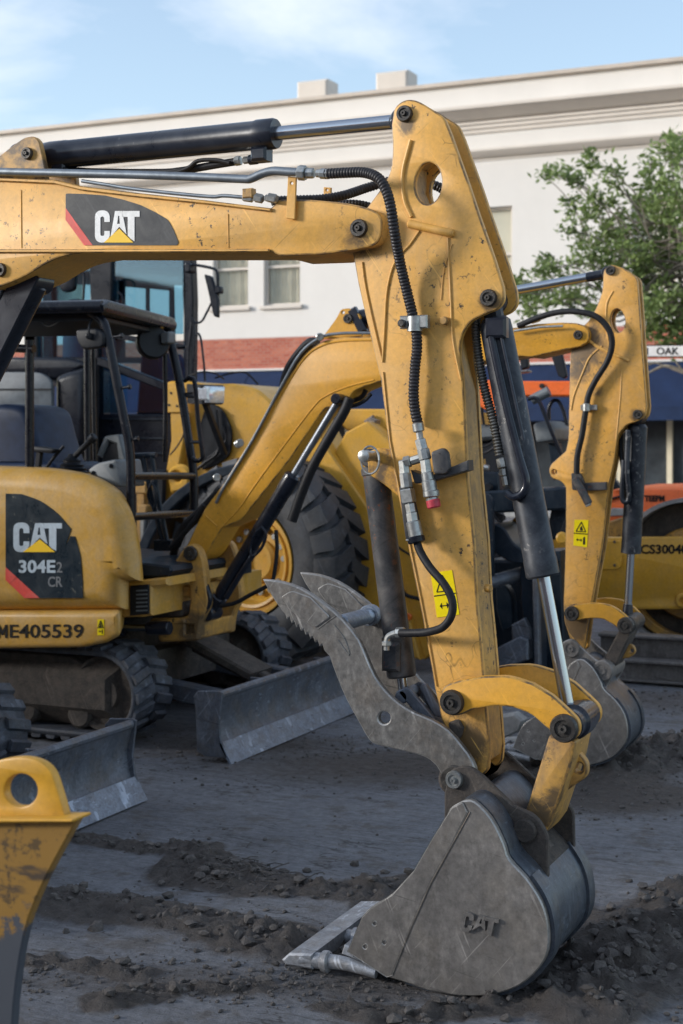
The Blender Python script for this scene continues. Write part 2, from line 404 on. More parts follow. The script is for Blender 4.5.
    def split(s, name, parent=None):
        """one object for every separate piece"""
        p = list(range(len(s.v)))
        def fd(i):
            while p[i] != i: p[i] = p[p[i]]; i = p[i]
            return i
        for f in s.f:
            for i in f[1:]: p[fd(i)] = fd(f[0])
        grp = {}
        for k, f in enumerate(s.f): grp.setdefault(fd(f[0]), []).append(k)
        first = None
        for ks in grp.values():
            q = MB(s.mats[0]); q.mats = [s.mats[s.m[ks[0]]]]; mp = {}
            for k in ks:
                ff = []
                for i in s.f[k]:
                    if i not in mp: mp[i] = len(q.v); q.v.append(s.v[i])
                    ff.append(mp[i])
                q.f.append(tuple(ff)); q.m.append(0)
            o = q.build(name, parent); first = first or o
        return first
    def build(s, name, parent=None, label=None, at=None):
        me = bpy.data.meshes.new(name)
        o0 = ORG[0] if parent else (Vector(at) if at is not None else Vector((0, 0, 0)))
        me.from_pydata([tuple(v - o0) for v in s.v], [], s.f)
        for k in s.mats: me.materials.append(M[k])
        me.polygons.foreach_set('material_index', s.m)
        bm = bmesh.new(); bm.from_mesh(me)
        bmesh.ops.recalc_face_normals(bm, faces=bm.faces); bm.to_mesh(me); bm.free()
        me.polygons.foreach_set('use_smooth', [True] * len(me.polygons))
        me.set_sharp_from_angle(angle=R(s.sharp)); me.update()
        o = bpy.data.objects.new(name, me); COL.objects.link(o)
        if parent: o.parent = parent
        else: o.location = o0
        if label: o['label'] = label
        return o

def text_mesh(body, size, bold=.0, extrude=.001):
    cu = bpy.data.curves.new('lettering', 'FONT'); cu.body = body; cu.size = size; cu.offset = bold; cu.extrude = extrude
    cu.resolution_u = 3
    o = bpy.data.objects.new('lettering', cu); COL.objects.link(o)
    dg = bpy.context.evaluated_depsgraph_get(); me = bpy.data.meshes.new_from_object(o.evaluated_get(dg))
    vs = [v.co.copy() for v in me.vertices]; fs = [tuple(p.vertices) for p in me.polygons]
    bpy.data.objects.remove(o); bpy.data.meshes.remove(me)
    return vs, fs
def add_text(mb, body, x0, y0, x1, y1, T, mat, bold=.02, rot=0, depth=.0015):
    """lettering fitted in the photo box x0..x1, y0 (top)..y1 (bottom) on the plane Y=T"""
    vs, fs = text_mesh(body, 1.0, bold, .5)
    xs = [v.x for v in vs]; ys = [v.y for v in vs]
    a = P(x0, y1, T); b_ = P(x1, y1, T); c = P(x0, y0, T)
    ux = (b_ - a); uz = (c - a); out = []
    for v in vs:
        u = (v.x - min(xs)) / (max(xs) - min(xs)); w = (v.y - min(ys)) / (max(ys) - min(ys))
        out.append(a + ux * u + uz * w + Vector((0, -depth if v.z > 0 else depth, 0)))
    if rot:
        ctr = sum(out, Vector()) / len(out); mt = Matrix.Rotation(R(rot), 3, 'Y'); out = [ctr + mt @ (v - ctr) for v in out]
    return mb.add(out, fs, mat)
def add_logo(mb, x0, y0, x1, y1, T, lm='white', depth=.0015, tri='tri', rot=0):
    """the three heavy block letters with the triangle over the middle one"""
    w = x1 - x0; h = y1 - y0
    def pl(pts, m, dd=depth, holes=()):
        i0 = len(mb.v)
        mb.plate([(x0 + p[0] * w, y0 + p[1] * h, *(p[2:] and (p[2] * w,))) for p in pts], T - dd, T + .001, 0,
                 [[(x0 + p[0] * w, y0 + p[1] * h) for p in q] for q in holes], m, Tref=T)
        if rot:
            c0 = P((x0 + x1) / 2, (y0 + y1) / 2, T); mt = Matrix.Rotation(R(rot), 3, 'Y')
            for i in range(i0, len(mb.v)): mb.v[i] = c0 + mt @ (mb.v[i] - c0)
    pl([(.33, .36), (.33, .12, .08), (.25, 0, .09), (.08, 0, .09), (0, .12, .08), (0, .88, .08), (.08, 1, .09), (.24, 1, .06), (.33, .80), (.33, .64), (.21, .64), (.21, .78, .04),
        (.165, .80, .03), (.12, .78, .04), (.12, .22, .04), (.165, .18, .03), (.21, .22, .04), (.21, .36)], lm)
    pl([(.345, .84), (.45, .02), (.61, .02), (.705, .74), (.545, .51)], lm, depth, [[(.520, .17), (.545, .17), (.56, .42), (.495, .42)]])
    pl([(.62, .02), (1, .02), (1, .20), (.885, .20), (.885, .96), (.80, .88), (.735, .78), (.735, .20), (.62, .20)], lm)
    if tri: pl([(.545, .57), (.86, 1.0), (.20, 1.0)], tri, depth * 1.3)

def pin_at(mb, px, py, T, rpx, mat='pin', out=.018, boltmat='pin'):
    """pin end with retaining ring and bolt, standing toward the camera side"""
    c = P(px, py, T); r = L(rpx, px, T)
    mb.lathe(c + Vector((0, .004, 0)), c - Vector((0, 1, 0)), [(0, r), (out * .6, r), (out, r * .9), (out, r * .62), (out * .75, r * .58), (out * .75, r * .34),
             (out * 1.35, r * .30), (out * 1.35, r * .12), (out * 1.1, r * .10)], 22, mat)
def warn_decal(mb, quad, T):
    """yellow two-field warning sticker; quad = photo corners TL, TR, BR, BL"""
    tl, tr, br, bl = [Vector(q) for q in quad]
    def uv(u, v): return tl.lerp(tr, u).lerp(bl.lerp(br, u), v)
    def poly(pts, m, d):
        mb.plate([tuple(uv(*p)) for p in pts], T - d, T + .001, 0, (), m, Tref=T)
    poly([(0, 0), (1, 0), (1, 1), (0, 1)], 'warn', .0010)
    for a, b in (((.15, .44), (.5, .08)), ((.5, .08), (.85, .44)), ((.85, .44), (.15, .44)), ((0, .52), (1, .52)), ((.2, .76), (.55, .76))):
        p, q = uv(*a), uv(*b); mb.beam(P(p.x, p.y, T - .0015), P(q.x, q.y, T - .0015), .001, L(1.0, p.x, T), 0, 'ink')
    poly([(.2, .76), (.3, .69), (.3, .83)], 'ink', .0020); poly([(.62, .76), (.52, .69), (.52, .83)], 'ink', .0020)
    poly([(.68, .66), (.82, .62), (.86, .9), (.7, .92)], 'ink', .0020); poly([(.42, .3), (.55, .22), (.66, .4), (.44, .4)], 'ink', .0020)
# =========================================================== mini excavators
def stadium(x0, x1, z0, z1, n=14):
    r = (z1 - z0) / 2; zc = (z0 + z1) / 2; o = []
    for i in range(n + 1): a = -PI / 2 + PI * i / n; o.append(Vector((x1 - r + r * math.cos(a), zc + r * math.sin(a))))
    for i in range(n + 1): a = PI / 2 + PI * i / n; o.append(Vector((x0 + r + r * math.cos(a), zc + r * math.sin(a))))
    return o
def walk(loop, step):
    """points and tangents every `step` along a closed loop"""
    m = len(loop); seg = [(loop[(i + 1) % m] - loop[i]).length for i in range(m)]; tot = sum(seg); n = round(tot / step); out = []
    for k in range(n):
        q = tot * k / n; i = 0
        while q > seg[i]: q -= seg[i]; i += 1
        t = (loop[(i + 1) % m] - loop[i]).normalized(); out.append((loop[i] + t * q, t))
    return out
def excavator_track(root, x0, x1, y0, y1, off, label):
    lp = stadium(x0 + .03, x1 - .03, .035, .50)
    mb = MB('track'); inner = [p for p in stadium(x0 + .06, x1 - .06, .065, .47)]
    mb.prism2(lp, y0, y1, .008, [inner])
    for k, (p, t) in enumerate(walk(lp, .095)):
        nrm = Vector((t.y, -t.x)); c = p
        for h, (ya, yb, sh) in enumerate(((y0 + .0, y0 + .165, 0), (y0 + .185, y1 - .0, .045))):
            q = c + t * sh
            # lug: tapered block lying across the belt
            rx = random.uniform(.9, 1.1)
            base = [(-.030, 0), (.030, 0)]; top = [(-.022 * rx, .018), (.022 * rx, .018)]
            vs = []
            skew = .018 * (1 if h else -1)
            for (u, w) in (base[0], base[1], top[1], top[0]):
                for yy, sk in ((ya, skew), (yb, -skew)):
                    z = q + t * (u + sk) + nrm * w; vs.append(Vector((z.x, yy, z.y)))
            mb.add(vs, [(0, 2, 4, 6), (1, 7, 5, 3), (0, 6, 7, 1), (2, 3, 5, 4), (4, 5, 7, 6), (0, 1, 3, 2)])
    mb.sharp = 45
    t = mb.move(off).build('track', root, label)
    f = MB('mudsteel')
    f.box(x0 + .16, x1 - .13, y0 + .030, y1 - .03, .075, .455, .11)
    f.prism2([Vector((x0 + .3, .36)), Vector((x1 - .3, .36)), Vector((x1 - .5, .45)), Vector((x0 + .5, .45))], y0 + .09, y1 - .02, .01)
    f.move(off).build('track_frame', t)
    for k in range(4):
        r = MB('mudsteel'); xx = x0 + .42 + k * (x1 - x0 - .84) / 3
        r.cyl((xx, y0 + .05, .145), (xx, y1 - .05, .145), .075, .015, 18); r.move(off).build('roller', t)
    for xx, nm in ((x1 - .27, 'idler_wheel'), (x0 + .27, 'sprocket')):
        r = MB('mudsteel')
        r.lathe((xx, y0 + .05, .265), (xx, y1 - .05, .265), [(0, .05), (0, .09), (.03, .10), (.04, .17), (.02, .185), (.02, .20), (y1 - y0 - .12, .20), (y1 - y0 - .12, .05)], 28)
        r.move(off).build(nm, t)
    return t
def dozer_blade(root, y0, y1, off):
    mb = MB('blade')
    face = [(-3.512, .335), (-3.528, .29), (-3.545, .21), (-3.535, .13), (-3.50, .065), (-3.47, .03)]
    back = [(-3.50, .02), (-3.53, .055), (-3.565, .12), (-3.578, .21), (-3.562, .30), (-3.545, .335)]
    mb.prism2([Vector(p) for p in smoothed(face, 3, False)] + [Vector(p) for p in back], y0 + .012, y1 - .012, .002)
    mb.tube([(-3.528, y0 + .01, .335), (-3.528, y1 - .01, .335)], .021, 10, spl=False)
    for yy in (y0, y1 - .014):
        mb.prism2([Vector(p) for p in ((-3.50, .352), (-3.52, .36), (-3.64, .352), (-3.667, .32), (-3.655, .26), (-3.645, .05), (-3.60, .03), (-3.47, .03), (-3.51, .12), (-3.52, .2))], yy, yy + .014, .003)
    for yy in (y0 + .6, y1 - .6):
        mb.box(-3.66, -3.56, yy - .01, yy + .01, .06, .33, .003)
    mb.box(-3.66, -3.58, y0 + .2, y1 - .2, .10, .20, .008)
    b = mb.move(off).build('dozer_blade', root)
    e = MB('blade_edge')
    e.prism2([Vector(p) for p in ((-3.462, .0), (-3.447, .004), (-3.507, .105), (-3.522, .10))], y0, y1, .002)
    n = 7
    for k in range(n):
        yy = y0 + (y1 - y0) * (k + .5) / n; c = Vector((-3.482, yy, .052)); d = Vector((.86, 0, .5))
        e.cyl(c - d * .004, c + d * .006, .014, .003, 10)
    e.move(off).build('cutting_edge', b)
    return b
def undercarriage(root, off, x1=-4.03):
    off = Vector(off)
    excavator_track(root, -5.9, x1, 6.36, 6.70, off, None)
    excavator_track(root, -5.9, x1, 7.80, 8.14, off, None)
    c = MB('mudsteel')
    c.box(-5.3, -4.3, 6.70, 7.82, .22, .42, .03); c.cyl((-4.85, 7.26, .40), (-4.85, 7.26, .60), .42, .02, 32)
    c.move(off).build('car_body', root)
    for yy in (6.85, 7.67):
        a = MB('blade'); a.beam((-4.45, yy, .27), (-3.58, yy, .17), .09, .10, .01); a.move(off).build('blade_arm', root)
    g = MB('mudsteel')
    g.beam((-4.28, 7.22, .50), (-3.78, 7.22, .285), .26, .055, .012); g.beam((-4.2, 7.22, .43), (-3.62, 7.22, .20), .08, .08, .01)
    g.move(off).build('blade_cylinder_guard', root)
    dozer_blade(root, 6.27, 8.25, off)

def house(root, off, lettering=True):
    """upper body seen from its left flank, with seat, console and canopy"""
    off = Vector(off); TB = 6.25
    h = MB('yellow_body')
    h.plate([(-330, 640, 60), (-340, 470, 60), (-120, 463, 20), (0, 467, 10), (45, 468.5, 20), (84, 476, 14), (110, 492, 10), (123, 515, 16), (130, 552, 20), (132.5, 583), (117.5, 583), (117.5, 611.5), (-330, 614)],
            TB, TB + .34, .11, nb=6, xf=lambda q: Vector((q.x - max(0, q.y - TB - .10) * .62, q.y, q.z)))
    h.prism2([Vector((-6.0, .7)), Vector((-5.9, 1.38)), Vector((-5.75, 1.44)), Vector((-5.25, 1.44)), Vector((-5.2, .7))], TB + .30, TB + 1.5, .08, (), None, 3)
    h.sharp = 50
    hb = h.move(off).build('body_shell', root)
    sk = MB('yellow_body')
    sk.plate([(-330, 614), (117.5, 611.5, 3), (119, 615), (119, 636, 4), (106, 643), (82, 648, 6), (-60, 650), (-300, 650, 20)], TB - .012, TB + .36, .03, nb=4, xf=lambda q: Vector((q.x - max(0, q.y - TB) * .58, q.y, q.z)))
    sk.box(-5.9, -4.15, TB + .3, TB + 1.7, .66, .80, .02)
    sk.move(off).build('lower_skirt', root)
    if lettering:
        d = MB('decal_navy'); t = TB - .004
        # charcoal side sticker with rounded shoulder
        d.plate([(6, 493.5), (22, 494), (40, 500, 8), (58, 513, 8), (71.5, 529), (66, 546), (71, 536), (75.5, 536.5), (81, 556, 6), (83, 582), (83, 598), (40, 598), (6, 567)], t, TB + .02, 0, Tref=TB)
        d.plate([(6, 567), (40, 598), (25, 598), (6, 580)], t - .0006, TB + .02, 0, (), 'red', Tref=TB)
        dd = d.move(off).build('side_decal', hb)
        l = MB('white_blue'); add_logo(l, 13.5, 522.5, 62, 552, t, 'white_blue')
        add_text(l, '304E', 19, 560, 55.5, 573, t, 'white_blue', .03)
        add_text(l, '2', 56.5, 562, 62.5, 572.5, t, 'grey_text', .01)
        add_text(l, 'CR', 48, 576.5, 62.5, 587, t, 'grey_text', .015)
        l.move(off).build('side_lettering', hb)
        n = MB('ink'); add_text(n, 'E405539', 9.8, 624.5, 83.5, 638, TB - .014, 'ink', .012)
        for x0_, x1_ in ((-2.5, 0), (5.2, 7.7)): n.plate([(x0_, 624.7), (x1_, 624.7), (x1_, 638), (x0_, 638)], TB - .0155, TB - .013, 0, Tref=TB - .014)
        n.plate([(-2.5, 624.7), (-.3, 624.7), (2.6, 631), (5.5, 624.7), (7.7, 624.7), (3.4, 635), (1.8, 635)], TB - .0165, TB - .013, 0, Tref=TB - .014)
        for q in (18.5, 29.7, 40.5, 51.5, 62.5, 74.5):
            pass
        n.move(off).build('fleet_number', root)
        w = MB('warn'); warn_decal(w, ((97.5, 619.5), (104, 619.3), (104, 635), (97.5, 635.3)), TB - .014); w.move(off).build('warning_sticker', root)
        b = MB('yellow_body')          # bevelled side door edge line
        b.move(off)
    # floor and front deck
    fl = MB('navy'); a = P(120, 545, 6.45); fl.box(-5.0, -4.12, 6.60, 7.75, .80, .92, .01); fl.plate([(126, 561), (170, 566), (172, 571), (168, 577), (126, 577)], 6.50, 7.3, .01)
    fl.move(off).build('deck', root)
    # swing post casting
    s = MB('yellow_dirty'); TS = 6.72
    for (ta, tb) in ((TS, TS + .06), (TS + .36, TS + .42)):
        s.plate([(178, 556, 3), (187, 543, 8), (198, 546, 6), (203, 560, 5), (206, 584, 5), (209, 604, 6), (200, 622, 5), (198, 641, 3), (158, 642, 4), (156, 627, 3), (176, 621, 4), (188, 616, 5),
                 (190, 600), (188, 578, 5), (165, 576)], ta, tb, .01, [[(185, 625), (193, 625), (193, 634), (185, 634)]], Tref=TS)
    s.plate([(148, 587, 2), (188, 586, 2), (190, 598, 3), (148, 599, 2)], TS + .03, TS + .39, .01, Tref=TS)
    s.plate([(156, 628, 3), (200, 622, 3), (198, 640, 3), (158, 641, 4)], TS + .04, TS + .38, .01, Tref=TS)
    s.plate([(150, 618, 4), (186, 618, 4), (186, 624, 2), (150, 626, 2)], TS - .01, TS + .40, .01, Tref=TS)
    s.move(off).build('swing_post', root)
    s2 = MB('yellow_body')
    s2.plate([(116, 583), (165, 577.5), (166, 586), (150, 588), (150, 616), (118, 618)], TS - .28, TS + .5, .01, Tref=TS - .3)
    s2.plate([(129, 586), (148, 584.5), (148, 614), (129, 616)], TS - .295, TS - .28, .004, (), 'darkplastic', Tref=TS - .3)
    for k in range(6): s2.plate([(136, 590 + k * 4), (147, 589.6 + k * 4), (147, 591 + k * 4), (136, 591.6 + k * 4)], TS - .30, TS - .294, 0, (), 'greyplastic', Tref=TS - .3)
    s2.move(off).build('swing_bracket', root)
    s3 = MB('mudsteel'); s3.plate([(149, 600, 4), (181, 600, 6), (181, 618, 6), (149, 619, 4)], TS + .02, TS + .35, .01, Tref=TS)  # dark block standing in for the shade inside the casting's cavity
    s3.move(off).build('dark_cavity_fill', root)
    c = MB('barrel'); c.tube([P(118, 628, 6.60), P(160, 627.5, 6.60)], .019, 14, 'chrome', spl=False); c.cyl(P(148, 628, 6.60), P(170, 628, 6.60), .036, .004, 16)
    c.cyl(P(112, 628, 6.60), P(124, 628, 6.60), .045, .004, 16)
    c.move(off).build('swing_cylinder', root)
    # seat
    st = MB('seat')
    st.plate([(-18, 470, 8), (-22, 412, 14), (2, 403, 10), (24, 405, 10), (33, 412, 8), (40, 440, 12), (50, 470, 6)], 6.75, 7.20, .05, nb=4, Tref=6.8)
    st.plate([(-10, 462, 5), (62, 462, 8), (66, 474, 5), (-10, 476, 5)], 6.72, 7.22, .03, nb=3, Tref=6.8)
    st.move(off).build('seat', root)
    ar = MB('darkplastic'); ar.plate([(27, 448, 3), (34, 446, 3), (55, 449, 3), (52, 453.5, 2), (34, 452, 2)], 6.55, 6.63, .008, nb=2)
    ar.beam(P(40, 452, 6.59), P(38, 468, 6.59), .03, .03); ar.move(off).build('armrest', root)
    j = MB('darkplastic')
    bt = P(72, 474, 6.6); j.lathe(bt, bt + Vector((0, 0, 1)), [(0, .085), (.012, .09), (.02, .075), (.03, .08), (.04, .062), (.05, .066), (.062, .048), (.075, .05), (.09, .03), (.11, .018)], 18)
    j.tube([P(73, 458, 6.6), P(82, 449, 6.6), P(91, 440, 6.6)], .016, 10); j.tube([P(45, 470, 6.6), P(56, 455, 6.6), P(64, 446, 6.6)], .009, 8)
    j.cyl(P(90, 441, 6.6), P(95, 436, 6.6), .024, .006, 12)
    j.move(off).build('joystick', root)
    cn = MB('greyplastic')
    cn.plate([(86, 471, 4), (96, 463, 6), (116, 459, 3), (121, 488, 4), (108, 484, 6)], 6.50, 6.75, .015, nb=2)
    cn.plate([(96, 456, 2), (104, 436, 3), (119, 434, 3), (126, 462, 3), (118, 460), (116, 444), (108, 441), (101, 458)], 7.0, 7.12, .01)
    cn.plate([(100, 458), (107, 442), (116, 443), (121, 470), (100, 470)], 7.02, 7.10, .006, (), 'darkplastic', Tref=7.0)
    cn.cyl(P(93, 473, 6.50), P(93, 473, 6.49), .012, .002, 10, 'darkplastic'); cn.cyl(P(111, 466, 6.50), P(111, 466, 6.49), .012, .002, 10, 'darkplastic')
    cn.move(off).split('control_console', root)
    lv = MB('navy')                       # travel levers and pedals
    for a, b in (((143, 456), (163, 543)), ((152, 456), (167, 540))):
        lv.tube([P(*a, 7.1), P((a[0] + b[0]) / 2 - 1, (a[1] + b[1]) / 2, 7.1), P(*b, 7.1)], .014, 8)
    lv.tube([P(134, 456, 7.1), P(156, 455, 7.1)], .017, 8, spl=False)
    lv.tube([P(152, 482, 7.08), P(148, 495, 7.08), P(154, 508, 7.08), P(156, 492, 7.08), P(152, 482, 7.08)], .008, 8)
    lv.beam(P(158, 545, 7.1), P(175, 545, 7.1), .1, .06); lv.move(off).build('travel_lever', root)
    # canopy
    rf = MB('black')
    A = P(106, 310.5, 6.35); B = P(177, 327.5, 7.53); ux = Vector((B.x - A.x, B.y - A.y, 0)); wl = 1.45
    ux.normalize(); uy = Vector((-ux.y, ux.x, 0))          # uy points back to the rear
    hh = A.z
    o3 = Vector((A.x, A.y, hh))
    xf = lambda q: o3 + ux * q.x + uy * q.y + Vector((0, 0, q.z))
    prof = [Vector((-.02, -.01)), Vector((1.22, -.01)), Vector((1.235, .03)), Vector((1.17, .062)), Vector((.05, .062)), Vector((-.03, .03))]
    rf.prism2(prof, 0.0, wl, .02, (), None, 2, xf)
    rf.prism2([Vector((.08, -.045)), Vector((1.12, -.045)), Vector((1.12, -.01)), Vector((.08, -.01))], .08, wl - .08, .008, (), 'darkplastic', 1, xf)
    rf.tube([xf(Vector((.0, .02, .02))), xf(Vector((.0, wl, .02)))], .033, 12, spl=False)
    rf.move(off).build('canopy_roof', root)
    wr = MB('tube'); wr.tube([P(37, 318, 6.4), P(49, 326, 6.4), P(66, 317, 6.4)], .006, 6); wr.move(off).build('roof_cable', root)
    def post(pts, r, T, name='canopy_post'):
        q = MB('black'); q.ptube(pts, r, T, seg=14, n=5); return q.move(off).build(name, root)
    post([(90, 312), (97, 316), (103, 322), (107, 334), (115, 373), (123, 414), (130, 452), (131, 500), (131, 570)], 4.6, 6.40)
    post([(166, 326), (169, 334), (172, 348), (180, 385), (188, 436), (193.5, 474), (194, 513)], 4.4, 7.50)
    post([(29.7, 340), (29.7, 470)], 4.4, 6.42); post([(8, 348), (34, 349)], 4.2, 6.42, 'canopy_rail')
    post([(165, 340), (165.5, 400), (165, 462)], 2.3, 7.45)
    post([(87, 345), (88, 470)], 3.4, 7.9); post([(93, 345), (95, 470)], 2.3, 7.6)
    for (a, ta), (b, tb) in ((((131, 476), 6.42), ((193, 476), 7.48)), (((131, 517), 6.42), ((193, 513), 7.48))):
        q = MB('black'); q.tube([P(*a, ta), P(*b, tb)], .021, 12, spl=False); q.move(off).build('guard_rail', root)
    g = MB('black'); g.ptube([(184, 381), (190, 378), (195, 384), (198, 420), (202, 450), (202, 458), (197, 461), (192, 458)], 2.4, 7.46, n=4)
    g.ptube([(186, 396), (197, 397)], 1.6, 7.46, spl=False); g.ptube([(191, 442), (200, 442)], 1.6, 7.46, spl=False)
    g.move(off).build('grab_handle', root)
    for (x, y) in ((114, 337), (122, 388), (129.5, 440)):
        q = MB('black'); q.ptube([(x, y), (x + 6, y - 1)], 1.5, 6.40, spl=False); q.cyl(P(x + 6, y - 1, 6.40), P(x + 9, y - 1.5, 6.40), .014, .003, 10); q.move(off).build('post_lug', root)
    for (x, y) in ((182, 348), (189, 394)):
        q = MB('black'); q.ptube([(x - 4, y), (x + 4, y - 1)], 1.4, 7.50, spl=False); q.move(off).build('post_lug', root)
    # mirrors
    m = MB('darkplastic'); m.plate([(75, 329, 4), (98, 328, 5), (104, 334, 4), (103.5, 347, 5), (82, 350, 5), (76, 340, 4)], 6.36, 6.40, .012, nb=3)
    m.ptube([(89, 336, 6.34), (89, 327, 6.34), (92, 319, 6.38)], 1.1, n=4); m.cyl(P(89, 336, 6.37), P(89, 336, 6.34), .018, .004, 12)
    m.move(off).build('mirror', root)
    m = MB('darkplastic'); c = P(152, 343, 7.3)
    m.lathe(c, c + Vector((.7, -.6, .1)), [(-.06, .03), (-.05, .085), (.0, .10), (.03, .10), (.045, .09)], 20)
    m.plate([(160, 333, 2), (169, 331, 2), (168, 343, 2), (161, 344, 2)], 7.28, 7.36, .006, (), 'greyplastic'); m.move(off).build('work_lamp', root)

def bucket(root, xf, parts=('bucket',), emb=True, TN=3.93, TF=4.41, ears=True):
    """digging bucket with straight edge; outline taken from the near excavator"""
    w = .024; xm = lambda mb: (setattr(mb, 'v', [xf(v) for v in mb.v]) or mb)
    side = [(451.7, 807), (463, 801, 'c'), (474, 801.5), (491, 819), (503.6, 844), (509, 859.5), (527, 879.5), (541.5, 902.5), (548, 925.5), (548, 950.5), (539, 968.5), (518.8, 986), (491, 995), (460.5, 996),
            (430, 991), (409.4, 984), (387, 977.3, 'c'), (347, 951.5, 'c'), (362, 916.6, 'c'), (372, 906.5), (392, 894), (414.4, 869), (434.3, 834.5), (446.7, 814.6)]
    lead = [(451.7, 807.5), (463, 801.5), (468, 812), (452, 845), (430, 885), (408, 935), (392.5, 975), (387, 977), (347.5, 951.5), (362, 917), (372, 907, 4), (392, 894.5), (414.4, 869.5), (434.3, 835)]
    def sides(bo):
        for t0, t1, tl in ((TN, TN + w, TN - .0035), (TF - w, TF, TF + .001)):
            b = MB('bucket'); b.plate(side, t0, t1, .004, sm=True, Tref=TN)
            b.plate(lead, tl, tl + (.0034 if t0 == TN else .011), .0030, [(375, 923, 1.6, 2), (365.5, 946, 2, 2.2), (384.6, 942, 1.6, 2)] if t0 == TN else (), Tref=TN)
            b.ptube([(452, 809), (470, 812), (452, 845), (430, 885), (408, 935), (392, 972)][1:], .5, TN - .0015 if t0 == TN else TF + .004, n=5, seg=6, mat='drum')
            if emb and t0 == TN: add_logo(b, 462, 914, 498, 934, TN - .001, 'bucket', .010, None, 12)
            xm(b).build('side_plate', bo)
    # curved shell between the sides
    back = [(463, 801), (474, 801.5), (491, 819), (503.6, 844), (509, 859.5), (527, 879.5), (541.5, 902.5), (548, 925.5), (548, 950.5), (539, 968.5), (518.8, 986), (491, 995), (460.5, 996), (430, 991), (409.4, 984), (380, 974), (350, 958)]
    o = [Vector((P(p.x, p.y, TN).x, P(p.x, p.y, TN).z)) for p in smoothed(back, 4, False)]
    def ring(d):
        q = []
        for i, p in enumerate(o):
            t = (o[min(i + 1, len(o) - 1)] - o[max(i - 1, 0)]).normalized(); q.append(p + Vector((t.y, -t.x)) * d)
        return q
    s = MB('bucket_shell'); s.prism2(ring(-.003) + ring(.014)[::-1], TN + w - .002, TF - w + .002, .0)
    wear = ring(-.012)
    for (ya, yb) in ((TN + .02, TN + .085), (TF - .085, TF - .02)):
        s.prism2(wear[20:58] + ring(-.001)[20:58][::-1], ya, yb, .0)
    bo = xm(s).build('bucket', root); sides(bo)
    e = MB('edge')
    q = P(286, 953, TN + .02); x0 = q.x; zc = .035
    e.prism2([Vector((x0, .026)), Vector((x0 + .012, .012)), Vector((x0 + .105, .012)), Vector((x0 + .105, .060)), Vector((x0 + .025, .050))], TN - .012, TF + .06, .006)
    for yc in (TN + .012, (TN + TF) / 2, TF - .02):
        x1 = P(375, 975, TN).x if yc < TN + .1 else P(350, 975, TN).x
        e.tube([(x0 + .06, yc, .034), (x0 + .12, yc, .034), (x0 + .20, yc, .038), (x1, yc, .026)], lambda t: .027 - .010 * t, 12)
        e.lathe((x0 + .125, yc, .034), (x0 + .17, yc, .036), [(0, .026), (.005, .032), (.022, .032), (.027, .026)], 14)
    a = P(347, 955, TN); c = P(405, 984, TN)
    e.prism2([Vector((a.x - .03, a.z - .01)), Vector((c.x, c.z)), Vector((c.x, c.z + .03)), Vector((a.x - .02, a.z + .02))], TN + w, TF - w, .004)
    xm(e).build('cutting_edge', bo)
    if not ears: return bo
    k = MB('mudsteel')
    ear = [(446, 792, 3), (452, 768, 6), (470, 764, 10), (484, 775), (514, 804), (538, 815, 10), (549, 834, 6), (549.5, 880, 2), (530, 868), (505, 850), (488, 838), (446, 836)]
    for t0 in (4.055, 4.335): k.plate(ear, t0, t0 + .022, .004, Tref=4.07)
    k.plate([(452, 800), (480, 800), (545, 868), (548, 884), (520, 878), (490, 850)], 4.075, 4.335, .004, Tref=4.07)
    for t0 in (4.04, 4.357): k.cyl(P(527, 829, 4.07) + Vector((0, t0 - 4.07, 0)), P(527, 829, 4.07) + Vector((0, t0 - 4.07 + .018, 0)), L(12, 527, 4.07), .005, 20)
    xm(k).build('bucket_ear', bo)
    return bo

